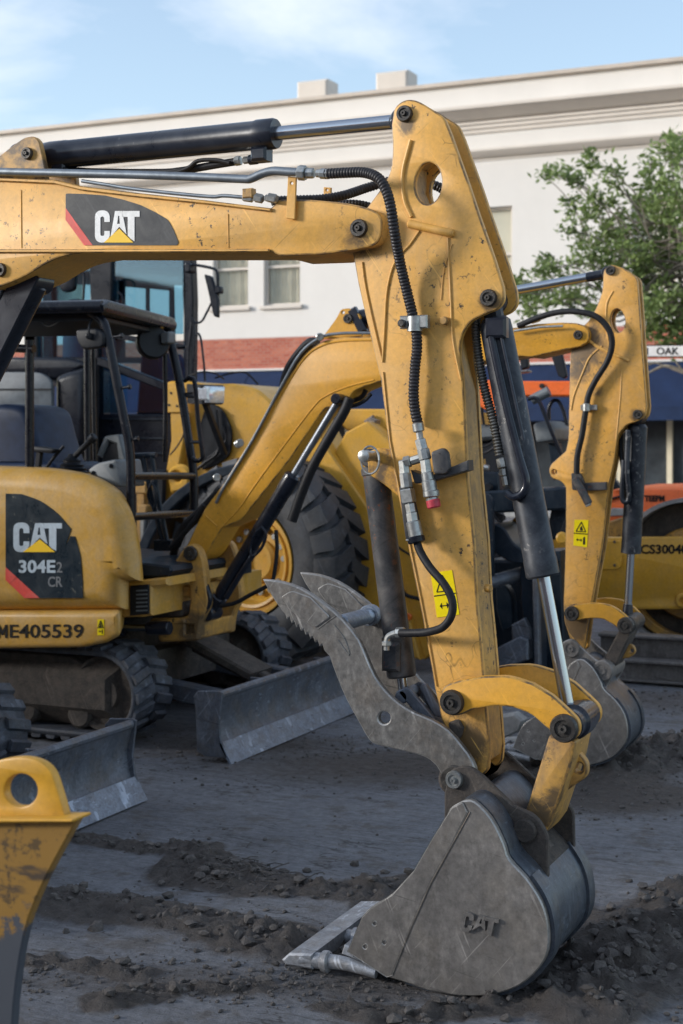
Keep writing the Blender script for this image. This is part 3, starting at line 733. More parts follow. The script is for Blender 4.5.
def excavator_one():
    root = empty('mini_excavator', (-5.0, 4.5, 0))
    tag(root, 'nearest mini excavator, worn yellow boom across the top, stick, thumb and bucket in front', 'excavator', 'mini excavators with bucket and dozer blade')
    ident = lambda v: v
    undercarriage(root, (0, -2.75, 0), -3.98); house(root, (-.22, -2.75, 0), False)
    # ---------------- boom
    NB, FB = 4.09, 4.33
    b = MB('yellow')
    b.plate([(-205, 600, 8), (-185, 420), (-130, 215, 60), (-60, 180, 20), (0, 177.5), (55, 179.5), (82, 186), (140, 193), (205, 200), (270, 208), (274, 204.5), (278, 199.5, 3), (310, 199.5), (345, 202.5, 10), (366, 207, 8), (381.5, 214, 10),
             (382.5, 229, 14), (378, 245, 10), (352, 250.5, 10), (321, 254.5), (280, 256, 2), (271, 252), (140, 252.5), (85, 252.5), (60, 256, 14), (41, 266), (27, 275, 4), (6, 284.5, 8), (-12, 290, 14), (-60, 292, 30), (-110, 330, 40), (-150, 480), (-160, 610, 10), (-180, 625, 14)],
            NB, FB, .006, nb=2)
    bm_ = b.build('boom', root)
    lip = MB('yellow')
    lip.plate([(-40, 179), (0, 178), (55, 180), (82, 186.5), (140, 193.5), (205, 200.5), (272, 208.5), (272, 212), (205, 204), (140, 197.5), (82, 190.5), (55, 184), (0, 181.5), (-40, 182)], NB - .010, NB, .003, Tref=NB)
    lip.plate([(-30, 249.5), (85, 249.5), (270, 249), (270, 252), (85, 252.8), (-30, 253)], NB - .010, NB, .003, Tref=NB)
    for x0 in (228, 21):
        lip.ptube([(x0, 214 if x0 > 100 else 190), (x0 + .5, 248)], .45, NB - .001, spl=False)
    lip.build('boom_flange', bm_)
    d = MB('decal_dark'); t = NB - .002
    d.plate([(66, 193.5, 2), (85, 194), (105.4, 195.5), (123, 199.5), (140.5, 205), (155, 212), (168.5, 220, 4), (174, 230.4), (179, 243, 2), (177, 245.3), (93, 245.3), (66, 208)], t, NB + .002, 0, Tref=NB)
    d.plate([(66, 208), (93, 245.3), (84.5, 245.3), (66, 220)], t - .0006, NB + .002, 0, (), 'red', Tref=NB)
    dd = d.build('boom_decal', bm_)
    l = MB('white'); add_logo(l, 95.2, 210.4, 139.8, 242.6, t - .0004, 'white'); l.build('boom_lettering', dd)
    lug = MB('yellow')
    for t0 in (4.105, 4.285): lug.plate([(-40, 182), (-30, 165, 8), (0, 155.5), (12, 146, 3), (24, 137.5, 4), (34, 136, 3), (39, 141, 3), (42, 155, 4), (45, 170, 3), (46, 182)], t0, t0 + .025, .003, Tref=4.105)
    lug.split('cylinder_lug', bm_)
    pn = MB('pin'); pin_at(pn, 28, 153.7, 4.105, 6.2); pn.build('pin', bm_)
    pn = MB('pin'); pin_at(pn, 1, 270, NB, 7); pn.build('pin', bm_)
    pn = MB('pin'); pin_at(pn, 359.4, 228.3, NB, 9.2); pn.build('pin', bm_)
    br = MB('yellow')
    br.plate([(290, 177), (298.5, 178), (297, 220, 1), (288, 219, 1)], NB - .016, NB - .008, .002, [(294, 184, 1.4)], Tref=NB)
    br.plate([(323.5, 187), (331, 187.5), (330.5, 204), (323, 204)], 4.28, 4.29, .002, [(327, 190, 1.2)]); br.split('pipe_bracket', bm_)
    # ---------------- boom cylinder (foot end runs off to the lower left)
    c = MB('barrel'); a = P(35, 281, 4.20); e = P(-120, 590, 4.20); ax = (e - a).normalized()
    c.cyl(a + ax * .0, e, .050, .01, 22); c.beam(a + Vector((.02, -.06, .03)), a + ax * .75 + Vector((.02, -.06, .03)), .012, .10, .003, None)
    c.cyl(a + Vector((0, -.06, 0)), a + Vector((0, .06, 0)), .045, .008, 20); c.build('boom_cylinder', root)
    r = MB('chrome'); r.tube([P(6, 278, 4.16), P(-120, 520, 4.16)], .022, 16, spl=False); r.build('boom_cylinder_rod', root)
    # ---------------- stick cylinder
    T = 4.21; p0 = P(28, 158, T); p1 = P(405, 120.7, T); ax = (p1 - p0).normalized(); ln = (p1 - p0).length
    at = lambda x: (P(x, 158 - (x - 28) * (37.3 / 377), T) - p0).length
    c = MB('barrel')
    c.lathe(p0, p1, [(at(42), .036), (at(46), .047), (at(52), .049), (at(68), .049), (at(70), .0475), (at(256), .0475), (at(258), .0505), (at(274), .0505), (at(276.5), .047), (at(276.5), .026)], 36)
    c.cyl(p0 - Vector((0, .07, 0)), p0 + Vector((0, .07, 0)), .04, .006, 20); c.beam(p0, p0 + ax * (at(46)), .06, .06, .012)
    c.box(*(lambda q: (q.x - .03, q.x + .028, q.y - .03, q.y + .03, q.z - .075, q.z - .03))(P(262, 139, T)), .008)
    c.box(*(lambda q: (q.x - .03, q.x + .028, q.y - .03, q.y + .03, q.z - .075, q.z - .03))(P(62, 152, T)), .008)
    cc = c.build('stick_cylinder', root)
    r = MB('chrome'); r.lathe(p0, p1, [(at(270), .0225), (ln - .045, .0225)], 32); r.cyl(p1 - Vector((0, .045, 0)), p1 + Vector((0, .045, 0)), .034, .006, 22, 'barrel')
    r.build('stick_cylinder_rod', cc)
    hs = MB('rubber')
    hs.ptube([(236, 161.5), (215, 165), (195, 168.5), (180, 171), (160, 172.5), (100, 172), (60, 170)], 4.0, 4.22, n=5)
    hs.ptube([(230, 163), (215, 160), (198, 161), (188, 168), (172, 173), (140, 176), (70, 176)], 2.2, 4.20, n=5)
    hs.ptube([(58, 165), (66, 170), (80, 175), (110, 176)], 2.5, 4.19, n=4)
    hs.split('cylinder_hose', root)
    ft = MB('fitting'); ft.cyl(P(235, 161.3, 4.22), P(241, 160.6, 4.22), .016, .003, 8); ft.cyl(P(243, 160.5, 4.22), P(250, 159.8, 4.22), .012, .003, 6)
    ft.cyl(P(249, 160, 4.22), P(258, 159, 4.22), .017, .003, 14, 'barrel'); ft.build('hose_fitting', root)
    # ---------------- steel pipes on the boom
    pp = MB('tube')
    pp.ptube([(-70, 169), (0, 171.7), (70, 173.3), (140, 175), (200, 177), (243, 179), (251, 178.6), (262, 173.8), (273, 171), (285, 171.5), (300, 172.5)], 3.9, 4.065, n=5, seg=12)
    pp.ptube([(82, 181), (105, 184.5), (130, 188.5), (180, 194), (212, 196.7), (224, 195.8), (243, 197.3)], 1.9, 4.075, n=5)
    pp.split('hydraulic_pipe', root)
    ft = MB('fitting')
    for (x0, x1, y0, y1, r) in ((298.5, 306, 172.6, 173.2, .024), (306, 314, 173.3, 173.3, .0165), (316, 322, 173.4, 173.6, .0125), (320, 330, 173.6, 174, .0165)):
        ft.cyl(P(x0, y0, 4.065), P(x1, y1, 4.065), r, .003, 8)
    for (x0, x1, r) in ((243, 253, .012), (255, 263, .015), (265, 270, .011), (268, 277, .015)):
        ft.cyl(P(x0, 197.5, 4.075), P(x1, 199, 4.075), r, .003, 6)
    q = P(250, 193, 4.08); ft.box(q.x - .018, q.x + .018, 4.06, 4.09, q.z - .018, q.z + .012, .003, 'yellow_dirty')
    ft.split('pipe_fitting', root)
    # ---------------- hoses
    h = MB('guard')
    h.ptube([(326, 173.8, 4.065), (345, 172.8, 4.06), (364, 172.6, 4.05), (378, 178, 4.03), (386, 190, 4.02), (391, 208, 4.02), (395, 235, 4.04), (400, 262, 4.08), (406, 288, 4.10), (411.7, 311, 4.105),
             (416, 330, 4.105), (417, 348, 4.105), (415, 368, 4.10), (413.6, 393, 4.10), (415, 410, 4.105), (418, 424, 4.11)], 5.0, n=8, seg=14, corr=.09, pitch=.0105)
    h.build('guarded_hose', root)
    h = MB('guard')
    h.ptube([(272, 201, 4.10), (300, 200, 4.16), (322, 199, 4.20), (345, 195, 4.25), (368, 187.5, 4.33), (395, 180, 4.37), (417, 180, 4.36), (431, 184, 4.355), (446, 193, 4.36), (462, 225, 4.34), (470, 270, 4.28), (476, 318, 4.22)], 4.6, n=8, seg=12, corr=.10, pitch=.0105)
    h.build('guarded_hose', root)
    h = MB('guard'); h.ptube([(330, 205, 4.30), (352, 203, 4.31), (370, 206, 4.33), (388, 214, 4.35)], 3.4, n=6, corr=.1, pitch=.01); h.build('guarded_hose', root)
    h = MB('spring'); h.ptube([(476, 316, 4.22), (476.5, 341, 4.20), (483, 382, 4.19), (494, 424, 4.19), (500, 456, 4.19)], 4.2, n=8, seg=12, corr=.16, pitch=.0095)
    h.build('spring_guarded_hose', root)
    h = MB('rubber'); h.ptube([(484, 322, 4.24), (486, 345, 4.24), (492, 375, 4.24), (496, 400, 4.24)], 2.8, n=6); h.build('hose', root)
    ft = MB('fitting')
    for a, b_, r in (((501, 458), (503, 468), .017), ((503, 468), (504, 476), .013), ((504.5, 476), (506.5, 486), .012)): ft.cyl(P(*a, 4.19), P(*b_, 4.19), r, .003, 8)
    ft.build('hose_fitting', root)
    # ---------------- stick
    NS, FS = 4.135, 4.29
    out = [(404.6, 99, 10), (394, 107, 6), (391.5, 125), (392.5, 150, 8), (391, 170, 8), (384, 184, 8), (368, 206), (353, 225, 6), (352, 250, 4), (358, 284), (363, 306), (380.5, 380), (388.5, 446), (407, 542.5), (421.5, 614), (435.3, 691), (441.5, 720), (458, 750), (472, 768), (482, 776, 3),
           (488, 770, 3), (489.5, 754), (486, 707), (480.5, 640), (476.8, 604), (473.8, 542.5), (467.6, 481), (462.5, 372, 6), (460, 358), (460, 338, 10), (470, 321, 8), (487, 313, 8), (498, 309, 6), (504.5, 300, 6), (503, 286.8), (494.8, 260), (478.4, 213), (468, 182), (449.7, 131), (443.5, 116.6, 5), (417, 100, 8)]
    s = MB('yellow'); hole = (428.2, 183.3, 13.3, 21, 4)
    split = 4.16
    s.plate(out, NS, split, .005, [hole], nb=2, Tref=NS)
    s.plate(out, FS - .024, FS, .004, [hole], nb=1, Tref=NS)
    inner = [(403, 108), (397, 112), (395, 150), (393, 172), (386, 187), (371, 208), (358, 228), (358, 250), (384, 380), (392, 446), (411, 542.5), (426, 614), (440, 691), (447, 717), (462, 744), (476, 764),
             (486.5, 762), (488.6, 752), (485, 707), (479.5, 640), (475.8, 604), (472.8, 542.5), (466.6, 481), (461.5, 390), (448, 330), (440, 300), (452, 250), (440, 215), (433, 208), (418, 205), (411, 188), (412, 165), (424, 155), (428, 140), (415, 112)]
    s.plate(inner, split, FS - .024, 0, nb=1, Tref=NS, mat='yellow_dirty')
    st = s.build('stick', root)
    rb = MB('yellow'); tn = NS - .002
    for pts, r in (([(410.7, 140), (407.5, 152), (403.5, 168), (402.3, 184), (405, 202), (411.5, 217)], 1.9), ([(419, 231), (410, 244), (402.5, 252), (394, 264), (389, 280), (386, 300), (384.5, 330), (382.5, 362)], 1.1),
                   ([(362, 262), (366, 290), (376, 335), (382.5, 362)], .9), ([(447.8, 238), (450.5, 295), (452, 330), (455, 352), (461, 380)], 1.0), ([(452, 244), (444, 270), (441, 300)], .5)):
        rb.ptube(pts, r, tn, n=6, seg=8)
    a = P(408, 223.5, NS - .006); b_ = P(454, 233.8, NS - .006); rb.cyl(a, b_, L(4.2, 430, NS), .006, 16)
    rb.ptube([(390, 441), (408.5, 538), (423, 610), (436.5, 686)], .8, tn, seg=6)
    rb.ptube([(383, 372), (390, 441)], .7, tn, seg=6)
    rb.build('cast_rib', st)
    lg = MB('yellow_low'); lg.plate([(365, 452, 4), (378, 447, 6), (392, 452, 4), (400, 500), (384, 486, 6), (366, 474, 4)], 4.15, 4.17, .004, Tref=NS); lg.plate([(365, 452, 4), (378, 447, 6), (392, 452, 4), (400, 500), (384, 486, 6), (366, 474, 4)], 4.255, 4.275, .004, Tref=NS)
    lg.split('thumb_cylinder_lug', st)
    for (x, y, r) in ((405, 114, 8.4), (488.8, 298, 8.8)):
        q = MB('pin'); pin_at(q, x, y, NS, r); q.build('pin', st)
    q = MB('yellow_dirty'); q.cyl(P(445.6, 321, NS), P(445.6, 321, NS) - Vector((0, .022, 0)), .013, .003, 12); q.cyl(P(485.5, 588, 4.17), P(485.5, 588, 4.17) + Vector((.02, -.004, 0)), .013, .003, 12); q.split('bolt', st)
    w = MB('warn'); warn_decal(w, ((430.7, 573), (452, 570), (459.4, 614.5), (437, 617.5)), NS - .001); w.build('warning_sticker', st)
    cl = MB('fitting'); c0 = P(415, 321.5, 4.105)
    cl.lathe(c0 + Vector((0, 0, -.030)), c0 + Vector((0, 0, .03)), [(0, .0215), (.0, .0245), (.045, .0245), (.045, .0215)], 22); cl.box(c0.x - .045, c0.x + .045, 4.09, 4.12, c0.z - .022, c0.z + .018, .004)
    cl.cyl(c0 + Vector((-.034, -.012, -.006)), c0 + Vector((-.034, -.032, -.006)), .012, .003, 10, 'pin'); cl.build('hose_clamp', root)
    # ---------------- bucket cylinder
    T = 4.205; a = P(491, 300, T); e = P(571.5, 727, T); ax = (e - a).normalized()
    d_ = lambda y: (P(491 + 80.5 * (y - 300) / 427, y, T) - a).length
    c = MB('barrel_worn')
    c.lathe(a, e, [(d_(318), .035), (d_(322), .047), (d_(330), .049), (d_(558), .049), (d_(560), .051), (d_(575), .051), (d_(577), .046), (d_(577), .022)], 36)
    c.cyl(a - Vector((0, .055, 0)), a + Vector((0, .055, 0)), .038, .006, 20); c.beam(a, a + ax * d_(322), .05, .055, .012)
    bc = c.build('bucket_cylinder', root)
    g = MB('barrel')                      # oil tube guard welded along the barrel
    g.ptube([(490, 322), (492, 340), (505, 400), (519, 455), (526, 480), (523, 492), (514, 497), (507, 493)], 4.0, 4.145, n=6, seg=12)
    g.ptube([(500, 326), (503, 345), (514, 395), (524, 440)], 1.6, 4.145, n=5, seg=8)
    q = P(498, 328, 4.15); g.box(q.x - .035, q.x + .03, 4.13, 4.17, q.z - .03, q.z + .03, .008)
    g.build('oil_tube', bc)
    r = MB('chrome'); r.lathe(a, e, [(d_(570), .0205), (d_(704), .0205)], 30); r.build('rod', bc)
    # ---------------- thumb cylinder
    T = 4.205; a = P(374, 458, T); e = P(405, 702, T); ax = (e - a).normalized(); d_ = lambda y: (P(374 + 31 * (y - 458) / 244, y, T) - a).length
    c = MB('barrel_grey'); c.lathe(a, e, [(d_(466), .036), (d_(468), .046), (d_(474), .046), (d_(475), .042), (d_(634), .042), (d_(636), .047), (d_(675), .047), (d_(677), .042), (d_(677), .02)], 30)
    c.cyl(a - Vector((0, .045, 0)), a + Vector((0, .045, 0)), .03, .006, 18); c.beam(a, a + ax * d_(468), .04, .04, .008)
    q = P(390, 655, 4.16); c.box(q.x - .025, q.x + .035, 4.145, 4.175, q.z - .05, q.z + .04, .01)
    tc = c.build('thumb_cylinder', root)
    r = MB('chrome'); r.lathe(a, e, [(d_(672), .016), (d_(698), .016)], 24); r.build('rod', tc)
    q = MB('fitting'); p_ = P(368, 456, 4.10); q.lathe(p_ + Vector((0, .05, 0)), p_, [(0, .016), (.06, .016), (.062, .019), (.085, .019), (.09, .008)], 14)
    ring = [p_ + Vector((.03 * math.cos(t) + .02, -.03, .042 * math.sin(t) - .012)) for t in [2 * PI * k / 20 for k in range(21)]]; q.tube(ring, .0035, 6, n=2); q.build('linchpin', tc)
    # ---------------- valve, fittings and lower hose on the stick
    vb = MB('barrel_grey')
    vb.plate([(411, 470), (428, 477), (468.6, 460), (469, 470.5), (430, 482, 4), (415, 484, 3)], 4.085, 4.135, .003, Tref=4.09)
    vb.plate([(431, 452, 3), (443, 447.5, 3), (448, 452, 3), (450, 468), (446, 474, 3), (434, 474, 3)], 4.065, 4.09, .006, Tref=4.07, nb=2)
    for (x, y) in ((440, 453.5), (441, 469)): pin_at(vb, x, y, 4.068, 2.6, 'pin', .006)
    vb.plate([(401, 486, 4), (410, 480, 3), (414, 500), (422, 536, 3), (408, 540, 3), (405, 520)], 4.10, 4.135, .004, Tref=4.12)
    vb.build('valve_bracket', root)
    ft = MB('fitting'); T = 4.075
    def seg(a, b_, r, s=8, m=None): ft.cyl(P(*a, T), P(*b_, T), r, .003, s, m)
    seg((417.5, 423), (419, 432), .0175, 12); seg((419, 431), (420.5, 441), .011); seg((420, 439), (423, 450), .018, 6); seg((423, 449), (425.5, 460), .020)
    seg((425, 459), (427, 474), .017, 6); seg((427, 472), (428.5, 481), .019, 12); seg((424, 457), (411, 461), .014); seg((411, 461), (404, 462.5), .018, 6); seg((403.5, 460), (405, 474), .017, 6)
    seg((405, 473), (407, 488), .019, 8); seg((407, 489), (409.5, 503), .024, 4); seg((409.5, 503), (411.5, 513), .016, 6); seg((411.5, 512), (413, 522), .018, 6); seg((413, 521), (416.5, 538), .022, 14)
    seg((428.5, 480), (431, 494), .022, 16); seg((431, 490), (431.6, 497), .025, 16)
    seg((431.5, 497), (433, 502), .019, 16)
    ft.build('hydraulic_fitting', root)
    rc = MB('redcap'); rc.cyl(P(432.6, 499, T), P(434.3, 508, T), .021, .004, 16); rc.build('red_cap', root)
    cl = MB('black'); cl.cyl(P(415.5, 536, T), P(417, 543, T), .027, .004, 14); cl.cyl(P(409.5, 539, T - .01), P(409.5, 541, T - .01), .012, .002, 10, 'fitting'); cl.build('hose_clamp', root)
    h = MB('rubber'); h.ptube([(416, 536, 4.075), (419.5, 550, 4.07), (430, 567.5, 4.055), (444, 584, 4.04), (452, 600, 4.035), (451.5, 615, 4.035), (443, 627, 4.04), (428, 632, 4.07), (412, 633, 4.09), (400, 633, 4.10)], 4.1, n=8, seg=14)
    h.build('lower_hose', root)
    ft = MB('fitting'); ft.ptube([(403, 632.5), (396, 633), (389, 636), (386.8, 641), (386.5, 650)], 3.2, 4.115, n=5); ft.cyl(P(405, 632.5, 4.112), P(396, 633, 4.112), .017, .003, 8); ft.cyl(P(386.7, 641, 4.115), P(386.7, 646, 4.115), .016, .003, 6); ft.build('hose_elbow', root)
    # ---------------- bucket linkage
    arc = [(441.5, 689, 6), (448, 684, 4), (460, 680.5), (482.5, 676.5), (503, 676), (512, 677, 8), (532, 683.5), (552, 695.5), (569, 711), (580, 722, 8), (578.5, 738, 8), (564.5, 743, 8), (550.5, 731, 3), (531, 714, 6), (511, 706.5, 8), (492, 706), (473, 709, 6), (461, 715.5, 6), (449.7, 716, 6), (440.5, 708, 6)]
    for t0 in (4.075, 4.315):
        a = MB('yellow_low'); a.plate(arc, t0, t0 + .03, .005, nb=2, Tref=4.075); a.build('link_arm', root)
    h = MB('barrel'); c0 = P(565, 727.5, 4.075); h.cyl(c0 + Vector((0, .03, 0)), c0 + Vector((0, .24, 0)), .044, .008, 26); h.cyl(c0 + Vector((0, .08, 0)), c0 + Vector((0, .18, 0)), .052, .01, 26)
    c1 = P(452.6, 702, 4.075); h.cyl(c1 + Vector((0, .03, 0)), c1 + Vector((0, .24, 0)), .036, .006, 20); h.split('link_hub', root)
    for (x, y, r) in ((452.6, 702, 12.6), (564.4, 728, 14.4)):
        q = MB('pin'); pin_at(q, x, y, 4.075, r, out=.022); q.build('pin', root)
    k = MB('yellow_dirty')
    k.plate([(549, 735, 3), (576, 741, 4), (571, 765), (551, 824), (541, 838, 4), (527, 832, 6), (524.5, 812), (529, 800)], 4.12, 4.30, .008, nb=2, Tref=4.12)
    k.plate([(572, 748), (578, 752, 4), (587.5, 763, 6), (587, 777, 6), (575, 785, 4), (560, 796)], 4.20, 4.235, .006, [(578.6, 768, 4.2, 4.8)], nb=2, Tref=4.20); k.build('bucket_link', root)
    mk = MB('mudsteel'); mk.plate([(449, 722, 3), (460, 718, 4), (465, 727), (462, 738, 4), (453, 740, 4)], NS - .012, NS, .005, Tref=NS); mk.cyl(P(455, 779, 4.10), P(455, 779, 4.34), .05, .006, 22); mk.build('stick_boss', root)
    # ---------------- bucket
    bucket(root, ident)
    # ---------------- thumb
    up = [(262.5, 579.5), (280.5, 581.5), (301, 588.7), (321.5, 602), (342, 619.4), (358.4, 640), (366.6, 658.4), (374.8, 676.8), (386, 692), (398, 703), (413, 712.5), (431, 720), (448, 730.5), (462, 746.6), (472, 761), (476, 776), (470, 790), (457, 796.5), (446, 789.5),
          (442, 777), (435.3, 765), (424, 756.8), (406.6, 752), (388, 747.5), (376, 744.5), (368.5, 739.5), (358.4, 722), (346, 699.4), (336.5, 677), (329, 656)]
    up = [Vector(p) for p in smoothed(up, 2, False)]
    teeth = []; a = Vector((326, 648)); b_ = Vector((284, 613)); nT = 9; dr = (b_ - a) / nT; nr = Vector((-.62, .78))
    for i in range(nT):
        q = a + dr * i; teeth += [q + nr * 3.4, q + dr * .85 + nr * .2]
    th = [tuple(p) for p in up] + [tuple(p) for p in teeth] + [(282.5, 612), (275, 601.5), (269, 592)]
    tb = None
    for t0 in (4.07, 4.335):
        q = MB('thumb'); q.plate(th, t0, t0 + .026, .004, [(384, 718, 6.2, 6.4)], Tref=4.07)
        q.plate([(281, 597, 3), (292, 590, 5), (311, 597), (331, 617, 4), (316, 628, 3), (300, 617), (290, 610, 3)], t0 - .005, t0 + .001, .003, Tref=4.07)
        q.ptube([(334, 625), (345, 640), (349, 655), (338, 640)], .9, 4.07 if t0 < 4.2 else 4.33, n=5)
        q.ptube([(318, 629), (330, 620), (336, 616)], .6, 4.07 if t0 < 4.2 else 4.33, n=5)
        tb = q.build('thumb_plate', root)
    q = MB('blade_edge'); c0 = P(338, 624, 4.07); q.cyl(c0 + Vector((0, .02, 0)), c0 + Vector((0, .27, 0)), .026, .004, 22); q.cyl(c0 + Vector((0, .23, 0)), c0 + Vector((0, .27, 0)), .034, .004, 22); q.build('thumb_cross_tube', root)
    q = MB('blade')
    q.plate([(392, 694, 4), (402, 688, 6), (412, 700), (430, 722), (410, 715)], 4.13, 4.15, .004, Tref=4.09); q.plate([(392, 694, 4), (402, 688, 6), (412, 700), (430, 722), (410, 715)], 4.24, 4.26, .004, Tref=4.09)
    q.plate([(410, 690, 5), (416, 686, 4), (426, 700), (440, 724), (425, 720)], 4.16, 4.18, .004, Tref=4.09)
    q.cyl(P(401, 697, 4.13), P(401, 697, 4.13) + Vector((0, .13, 0)), .022, .004, 16)
    q.plate([(404, 712), (432, 724), (455, 745), (466, 765), (440, 760), (420, 735)], 4.10, 4.33, .006, Tref=4.09)
    q.build('thumb_bracket', root)
    q = MB('pin'); pin_at(q, 454.4, 779.5, 4.068, 14.5, out=.012); pin_at(q, 454.4, 779.5, 4.052, 9, 'fitting', out=.016); q.build('pin', root)
    return root

def excavator_two():
    root = empty('mini_excavator', (-4.85, 7.26, 0))
    tag(root, 'second yellow mini excavator, numbered dark side decal, open black canopy and blue seat', 'excavator', 'mini excavators with bucket and dozer blade')
    undercarriage(root, (0, 0, 0)); house(root, (0, 0, 0), True)
    NB, FB = 6.85, 7.06; Y = 'yellow_low'
    b = MB(Y)
    b.plate([(183, 552, 5), (188, 543, 4), (204, 509.7), (220, 488), (250, 441), (283, 385.4), (304, 353.5, 10), (322, 341, 6), (342, 337), (371, 336.5), (430, 332), (517.6, 327.5), (536, 324), (560, 322.5), (578, 323, 5), (589, 328, 6), (590, 340, 6), (582, 346, 5), (560, 350.5), (542, 354.5), (532, 357), (521.7, 356),
             (472, 363), (430, 370), (390, 379), (374, 383), (362, 387, 5), (353, 391, 4), (346, 403, 5), (336, 408, 5), (326, 407, 4), (317.5, 418), (290, 459), (266, 489), (241, 520), (222, 528), (206, 555, 4), (197, 563, 6), (186, 561, 5)],
            NB, FB, .006, nb=2)
    bo = b.build('boom', root)
    q = MB(Y)
    for t0 in (6.88, 7.0): q.plate([(321, 339), (336, 318.7, 5), (341, 309, 3), (350, 308, 3), (360, 315, 3), (362, 336), (344, 338)], t0, t0 + .02, .003, [(343, 312.5, 1.6)], Tref=6.88)
    q.ptube([(222, 491), (284, 389), (305, 357.5), (322, 345.5), (342, 341), (372, 340)], 1.0, NB, n=4); q.ptube([(222, 527), (240, 507), (260, 478), (310, 411), (326, 396), (350, 386), (374, 380)], .8, NB, n=4)
    q.ptube([(206, 516), (217, 526)], .7, NB, spl=False); q.build('boom_flange', bo)
    for (x, y, T, r) in ((190.5, 553.5, 6.71, 7.5), (338.8, 398.8, NB, 4.6), (348.3, 318.7, 6.88, 5), (578.3, 335, NB, 4.8)):
        q = MB('pin'); pin_at(q, x, y, T, r); q.build('pin', bo)
    pp = MB('tube'); pp.ptube([(216, 503), (224, 487), (252, 441), (281, 387), (301, 353), (321, 337.5), (340, 333.5), (372, 333)], 1.5, 6.84, n=5)
    pp.ptube([(212, 512), (222, 494), (250, 449), (282, 394)], 1.5, 6.90, n=5, mat='rubber'); pp.build('hydraulic_pipe', root)
    for (x, y) in ((238, 444), (217, 477.5), (240, 443), (320, 337)):
        q = MB('fitting'); q.cyl(P(x, y, 6.86), P(x, y, 6.82), .022, .004, 14); q.build('pipe_clip', root)
    q = MB('rubber'); q.ptube([(284, 388), (288, 372), (297, 357), (309, 344), (318, 343)], 5.5, 6.98, n=5)
    q.ptube([(176, 545), (184, 528), (196, 516), (212, 500), (222, 488)], 5, 6.92, n=5); q.ptube([(172, 560), (178, 540), (190, 525), (206, 512)], 4, 6.98, n=5)
    q.ptube([(170, 548), (190, 526), (204, 505)], 2.5, 6.86, n=5)
    q.ptube([(338, 405), (360, 398), (366, 390)], 2.5, 6.92, n=4); q.ptube([(338, 404), (352, 406), (364, 401), (371, 394)], 2, 6.90, n=4); q.split('boom_hose', root)
    # boom cylinder
    T = 6.83; a = P(339, 399, T); e = P(211, 612, T); ax = (e - a).normalized(); ln = (e - a).length
    c = MB('barrel'); dd = lambda y: (P(339 - 128 * (y - 399) / 213, y, T) - a).length
    c.lathe(a, e, [(dd(474), .03), (dd(476), .044), (dd(490), .045), (dd(492), .042), (dd(592), .042), (dd(598), .03)], 26)
    c.cyl(e - Vector((0, .06, 0)), e + Vector((0, .06, 0)), .045, .008, 20); c.beam(e - ax * .1, e, .07, .07, .01); bc = c.build('boom_cylinder', root)
    r = MB('rod_dull'); r.lathe(a, e, [(0.03, .0175), (dd(478), .0175)], 22); r.cyl(a - Vector((0, .05, 0)), a + Vector((0, .05, 0)), .028, .005, 18, 'barrel'); r.build('rod', bc)
    g = MB('rubber'); g.ptube([(350, 398), (344, 412), (330, 436), (313, 466), (302, 492), (294, 515), (292, 521)], 5.2, 6.80, n=5, seg=12)
    g.ptube([(276, 530), (277, 550), (274, 575), (270, 584), (250, 595), (235, 603), (220, 606)], 2.1, 6.80, n=5); g.build('cylinder_hose', root)
    g = MB('barrel'); g.ptube([(262, 527), (254, 535), (250, 548), (253, 556), (262, 547), (266, 534), (262, 527)], 1.6, 6.78, n=4); g.ptube([(255, 552), (240, 575), (226, 598)], 3, 6.79, n=4); g.ptube([(206, 585), (210, 600), (204, 612)], 3, 6.74, n=4); g.build('oil_tube', bc)
    # stick cylinder
    T = 6.95; a = P(349, 320.7, T); e = P(609.5, 273.2, T); ax = (e - a).normalized(); f_ = lambda x: (P(x, 320.7 - 47.5 * (x - 349) / 260.5, T) - a).length
    c = MB('barrel'); c.lathe(a, e, [(f_(356), .03), (f_(360), .046), (f_(496), .046), (f_(500), .03)], 26); c.cyl(a - Vector((0, .05, 0)), a + Vector((0, .05, 0)), .035, .006, 18)
    q = P(353, 326, 6.9); c.beam(P(352, 309, 6.9), P(364, 333, 6.9), .05, .05, .01); sc = c.build('stick_cylinder', root)
    r = MB('chrome'); r.lathe(a, e, [(f_(494), .0225), (f_(588), .0225)], 26); r.lathe(a, e, [(f_(587), .024), (f_(604), .024), (f_(605), .02)], 26, 'barrel'); r.cyl(e - Vector((0, .05, 0)), e + Vector((0, .05, 0)), .03, .005, 18, 'barrel'); r.build('rod', sc)
    # stick
    NS, FS = 6.88, 6.985
    out = [(610, 264, 5), (603.5, 270, 4), (602.4, 291, 4), (596.3, 308, 6), (588, 322, 5), (572, 335, 4), (570.5, 352), (569.5, 381), (568.3, 440), (566, 451, 2), (551, 464, 4), (548.5, 470, 3), (551, 478, 3), (561, 481, 3), (566, 487, 3), (565.5, 540), (563.5, 604), (564.5, 622), (574, 650, 5), (584, 652, 5),
           (588, 622), (592, 600), (602.4, 542.5), (608.6, 487), (614.7, 458), (618, 434, 4), (627, 424, 4), (637, 421.5, 4), (645.5, 416, 5), (646.5, 405.8), (642.4, 352.5), (639, 301), (637, 277.7, 4), (623, 268)]
    hole = (617.8, 320.7, 7.2, 12, -6)
    s = MB('yellow_stick'); s.plate(out, NS, NS + .03, .004, [hole, (554.3, 472, 2.4)], nb=2, Tref=NS); s.plate(out, FS - .03, FS, .004, [hole, (554.3, 472, 2.4)], Tref=NS)
